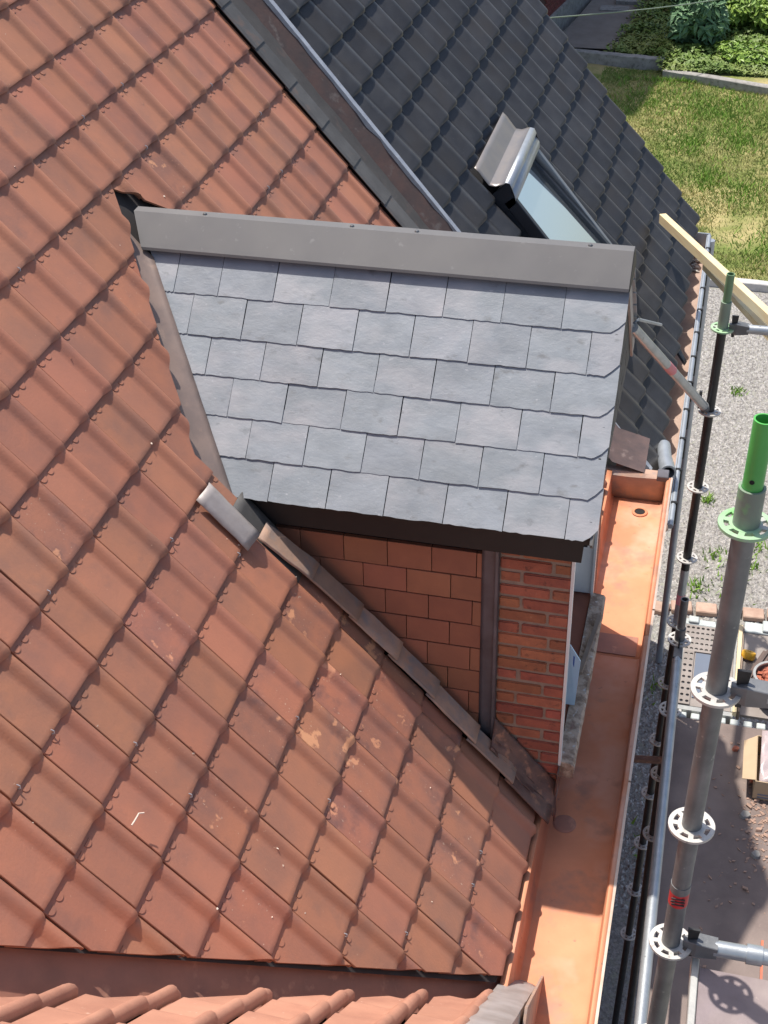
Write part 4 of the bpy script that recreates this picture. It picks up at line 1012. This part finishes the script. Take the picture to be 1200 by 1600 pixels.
def tie():
    t = thing('tie_tube', 'diagonal white grey tie tube with red mark hooked to the dormer', 'scaffold tube', (9.8, 19.5, -5))
    p, q = Vector((9.78, 19.4, -5.0)), Vector((8.03, 15.1, -.62)); d = (q-p).normalized()
    MB().tube(p, q, .115, 20).build('tube', 'tube_bright', t, smooth=True)
    MB().tube(p.lerp(q, .50), p.lerp(q, .58), .118, 20).build('paint_mark', 'pink', t, smooth=True)
    MB().path([q - d*.1, q + Vector((-.02, 0, .10)), q + Vector((.10, .1, .15)), q + Vector((.55, .9, -.35))], .035, 8).build('hook', 'tube_bright', t, smooth=True)
    MB().tube(p - d*.12, p + d*.1, .13, 20, inner=.09).build('end_sleeve', 'tube', t, smooth=True)
    MB().box((9.60, 19.38, -5.05), (9.68, 19.46, -4.55)).build('wedge', 'tube_dark', t)
tie()
st_ = MB().tube((8.95, 14.1, -12.6), (9.95, 14.2, -12.55), .10, 16)
tag(st_.build('wall_strut', 'lead_rust', smooth=True), 'short rusty strut between the wall and the scaffold poles', 'scaffold tube')

# decks
DZ = -11.5
def hole_panel(x0, x1, y0, y1, nx, ny, r, z):
    """plate with real punched holes"""
    bm = bmesh.new(); dx, dy = (x1-x0)/nx, (y1-y0)/ny; n = 8
    for i in range(nx):
        for j in range(ny):
            cx, cy = x0+dx*(i+.5), y0+dy*(j+.5)
            inner = [bm.verts.new((( cx+r*math.cos(2*math.pi*k/n))*U, (cy+r*math.sin(2*math.pi*k/n))*U, z*U)) for k in range(n)]
            outer = []
            for k in range(n):
                t = 2*math.pi*k/n; c, s = math.cos(t), math.sin(t); m_ = max(abs(c), abs(s))
                outer.append(bm.verts.new(((cx + c/m_*dx/2)*U, (cy + s/m_*dy/2)*U, z*U)))
            for k in range(n): bm.faces.new((inner[k], inner[(k+1) % n], outer[(k+1) % n], outer[k]))
    bmesh.ops.remove_doubles(bm, verts=bm.verts, dist=1e-5)
    me = bpy.data.meshes.new('deck_plate'); bm.to_mesh(me); bm.free(); return me
def steel_deck():
    t = thing('steel_deck', 'perforated steel scaffold plank with blue grey sheet on it', 'scaffold deck', (10.6, 16.5, DZ))
    for (x0, x1, y0, y1, nx, ny) in ((10.05, 11.38, 17.35, 18.45, 10, 5), (10.05, 10.34, 15.25, 17.35, 2, 9)):
        o = link('deck_plate', hole_panel(x0, x1, y0, y1, nx, ny, .048, DZ), 'deck_metal', t); md = o.modifiers.new('thickness', 'SOLIDIFY'); md.thickness = .01
    MB().box((10.34, 15.25, DZ-.05), (11.38, 17.35, DZ)).build('deck_plate', 'deck_metal', t)
    MB().box((10.0, 18.47, DZ-.25), (11.40, 18.72, DZ+.05)).build('end_rail', 'deck_white', t, bevel=.02)
    for x in (10.1, 10.85): MB().box((x, 18.5, DZ+.05), (x+.28, 18.75, DZ+.13)).build('hook_claw', 'deck_white', t, bevel=.02)
    MB().box((9.97, 15.2, DZ-.35), (10.045, 18.5, DZ+.06)).build('side_rail', 'rail', t)
    MB().box((11.385, 15.2, DZ-.35), (11.44, 18.5, DZ+.06)).build('side_rail', 'rail', t)
    MB().box((10.0, 15.05, DZ-.25), (11.45, 15.2, DZ+.03)).build('end_rail', 'rail', t)
    for k in range(7): MB().box((10.08+k*.33, 14.82, DZ-.2), (10.30+k*.33, 15.03, DZ-.02)).build('hook_claw', 'deck_white', t, bevel=.02)
    MB().box((9.9, 14.80, DZ-.8), (13.5, 15.06, DZ-.32)).build('transom', 'tube_dark', t)
steel_deck()
tag(MB().box((10.38, 15.55, DZ+.012), (11.30, 17.32, DZ+.03)).build('blue_sheet', 'panel_blue'), 'flat blue grey sheet lying on the perforated deck', 'sheet')
def deck2():
    t = thing('steel_deck', 'cluttered pale scaffold plank beside the perforated one', 'scaffold deck', (12.2, 16.5, DZ))
    MB().box((11.62, 15.2, DZ-.08), (13.4, 18.5, DZ)).build('deck_plate', 'deck_metal', t)
    MB().box((11.62, 18.47, DZ-.25), (13.4, 18.9, DZ+.06)).build('end_rail', 'deck_white', t, bevel=.02)
    MB().box((12.1, 18.5, DZ+.06), (12.4, 18.95, DZ+.14)).build('hook_claw', 'deck_white', t, bevel=.02)
    MB().box((11.56, 15.2, DZ-.35), (11.615, 18.6, DZ+.10)).build('side_rail', 'timber_old', t)
deck2()
tag(MB().bar((11.48, 15.1, DZ+.08), (11.52, 18.6, DZ+.08), .10, .16).build('pale_batten', 'timber'), 'pale timber batten standing between the two steel planks', 'batten')
ply = thing('plywood_deck', 'dusty brown plywood scaffold deck strewn with debris', 'scaffold deck', (11, 9, DZ))
MB().box((10.04, 1.5, DZ-.12), (13.4, 14.78, DZ)).build('board', 'ply', ply)
MB().box((9.93, 1.5, DZ-.45), (9.985, 14.8, DZ+.07)).build('side_rail', 'rail', ply)
MB().box((9.99, 1.5, DZ-.45), (10.035, 14.8, DZ+.05)).build('side_rail', 'lead', ply)
def debris():
    vs = MB()
    for k in range(330):
        if rnd.random() < .6: x, y = rnd.gauss(12.25, .28), rnd.gauss(11.6, .7)
        else: x, y = rnd.uniform(10.9, 13), rnd.uniform(5, 14.4)
        r = rnd.uniform(.010, .035)*(1.8 if rnd.random() < .05 else 1)
        vs.obox((x, y, DZ+r*.4), (r, jit(r), 0), (jit(r)*.5, r*.8, jit(r)*.3), (0, jit(r)*.2, r*.4))
    o = vs.build('tile_crumbs', 'crumbs', kind='stuff'); o['label'] = 'crumbs of broken orange tile on the plywood deck'; o['category'] = 'debris'
debris()
for k, (x, y, r, lb) in enumerate([(11.86, 11.75, .13, 'largest flat grey stone chip on the plywood deck'), (12.15, 10.6, .10, 'grey chip below the cardboard box'), (11.55, 13.9, .08, 'small orange chip near the top of the plywood deck'), (12.0, 12.9, .06, 'tiny chip beside the cardboard box flap')]):
    m_ = MB().prism([(x+r*math.cos(a)*rnd.uniform(.7, 1.2), y+r*math.sin(a)*rnd.uniform(.6, 1.3), DZ+.005) for a in np.linspace(0, 5.3, 6)], (0.02, .02, .07))
    tag(m_.build('stone_chip', 'concrete' if k < 2 else 'rubble'), lb, 'stone chip', 'chips on the plywood deck')
vio = thing('plywood_deck', 'violet brown plywood panel with metal edge at bottom right', 'scaffold deck', (11.5, -1, -3.2))
MB().box((10.56, -3.5, -3.32), (13.4, 1.10, -3.22)).build('board', 'ply_violet', vio)
MB().box((10.44, -3.5, -3.42), (10.55, 1.22, -3.17)).build('edge_rail', 'rail', vio, bevel=.012)
tag(MB().box((11.66, 2.7, -5.6), (11.70, 3.6, -5.54)).build('orange_strip', 'rubble'), 'thin orange edge of a board at the right frame edge', 'board')

# things on the decks
def box_():
    t = thing('cardboard_box', 'open cardboard box with one flap down on the plywood deck', 'box', (12.5, 12.9, DZ))
    x0, x1, y0, y1, z0, z1 = 12.02, 13.1, 12.35, 13.9, DZ+.005, DZ+.62; w_ = .02
    MB().box((x0, y0, z0), (x1, y0+w_, z1)).build('side', 'card', t); MB().box((x0, y1-w_, z0), (x1, y1, z1)).build('side', 'card', t)
    MB().box((x0, y0+w_, z0), (x0+w_, y1-w_, z1)).build('side', 'card', t); MB().box((x1-w_, y0+w_, z0), (x1, y1-w_, z1)).build('side', 'card', t)
    MB().box((x0, y0, z0-.003), (x1, y1, z0+.02)).build('base', 'card', t)
    MB().prism([(x0, y0+.03, z1), (x0, y1-.03, z1), (x0-.30, y1-.15, z1-.12), (x0-.30, y0+.12, z1-.12)], (0, 0, .018)).build('flap', 'card', t)
    for k in range(2): MB().box((x0+.10, y0-.004, z0+.07+k*.09), (x1-.1, y0, z0+.12+k*.09)).build('print_line', 'card_print', t)
    P = [[Vector((x0+.1+.95*i/9, y0+.12+1.5*j/11, z1-.12 + .25*(j/11) + .14*nz3((i*.5, j*.5, 2), 1))) for j in range(12)] for i in range(10)]
    tag(MB().grid(P).build('plastic_bag', 'bag', smooth=True, solid=.01), 'creased clear plastic bag with red print in the cardboard box', 'bag')
box_()
bk = thing('rubble_bucket', 'black bucket with a metal rim full of orange rubble', 'bucket', (12.35, 15.9, DZ))
MB().lathe((12.35, 15.9, DZ), [(0.001, .01), (.38, .01), (.50, .85), (.47, .85), (.36, .06), (0.001, .06)], 32, closed=False).build('body', 'bucket', bk, smooth=True)
MB().lathe((12.35, 15.9, DZ+.85), [(.465, 0), (.53, 0), (.53, .05), (.465, .05)], 32).build('rim', 'rail', bk, smooth=True)
rb = MB()
for k in range(150):
    a = rnd.random()*6.283; rr = .44*math.sqrt(rnd.random()); r = rnd.uniform(.03, .09)
    rb.obox((12.35+rr*math.cos(a), 15.9+rr*math.sin(a), DZ+.70+jit(.07)), (r, jit(.04), jit(.03)), (jit(.04), r*.7, jit(.03)), (jit(.02), jit(.02), r*.4))
o = rb.build('rubble', 'rubble', kind='stuff'); o['label'] = 'broken orange tile pieces heaped in the black bucket'; o['category'] = 'rubble'
hm = thing('timber_offcut', 'dark brown grooved timber offcut lying across the pale plank', 'timber', (11.9, 16.8, DZ))
MB().bar((11.62, 15.9, DZ+.14), (12.25, 17.5, DZ+.20), .26, .16).build('beam', 'timber_dark', hm, bevel=.02)
MB().bar((11.62, 15.9, DZ+.25), (12.25, 17.5, DZ+.31), .07, .05).build('raised_rib', 'timber_dark', hm)
yt = MB().lathe((11.76, 17.45, DZ+.10), [(.06, -.1), (.17, -.1), (.19, -.05), (.19, .07), (.17, .1), (.06, .1)], 20, axis=(.2, .5, .9))
tag(yt.build('tape_roll', 'yellow', smooth=True), 'yellow roll beside the dark timber offcut', 'roll')
# fresh timber batten reaching over the neighbour's gutter
bt = thing('timber_beam', 'long fresh pale timber beam sticking over the zinc gutter', 'beam', (9.5, 33, -7.4))
p, q = Vector((7.48, 37.85, -8.0)), Vector((13.0, 25.2, -6.7))
mbt = MB().bar(p, q, .26, .36); mbt.build('beam', 'timber', bt, bevel=.012)
tag(MB().bar((9.3, 34.4, -8.2), (12.4, 26.6, -7.5), .22, .22).build('timber_batten', 'timber'), 'shorter orange timber batten just below the long pale beam', 'batten')

# small pale crumbs on the terracotta tiles and one bent twig
def crumbs():
    m_ = MB()
    for k in range(120):
        i = rnd.uniform(-6, 8)*G; y = rnd.uniform(-2, 21)
        p = roof_pt(i, y, 0); f_ = (y % 1.0); h = 0.0
        if (p-valley_plane[0]).dot(valley_plane[1]) > -.3 or p.y > 21 or all((p-e[0]).dot(e[1]) < 0.3 for e in EDGES): continue
        if f_ > 0.64: h = 0.13*max(0, 1-abs(f_-.88)/.22)
        fr_ = (i/G) % 1.0; h += -0.07*(1-fr_)
        r = rnd.uniform(.005, .013); c = roof_pt(i, y, h + r*.6)
        m_.obox(c, Vector((r, jit(r), jit(r))), Vector((jit(r), r*rnd.uniform(.5, 1.6), jit(r)))*.8, Vector(EH_A)*r*.6)
    o = m_.build('mortar_crumbs', 'pale_crumb', kind='stuff'); o['label'] = 'tiny pale mortar crumbs scattered on the orange tiles'; o['category'] = 'debris'
M['pale_crumb'] = mat('pale_mortar_crumb', (0.70, 0.62, 0.54), (0.6, 0.5, 0.42), 20, 0.9, 0)
crumbs()
tw = roof_pt(3.05, 0.98, 0.16)
tag(MB().path([tw, tw + Vector((.02, .10, .02)), tw + Vector((.03, .22, .03)), tw + Vector((.09, .27, .0))], .014, 6).build('bent_twig', 'pale_crumb'), 'small pale bent twig lying on an orange tile near the lower left', 'twig')
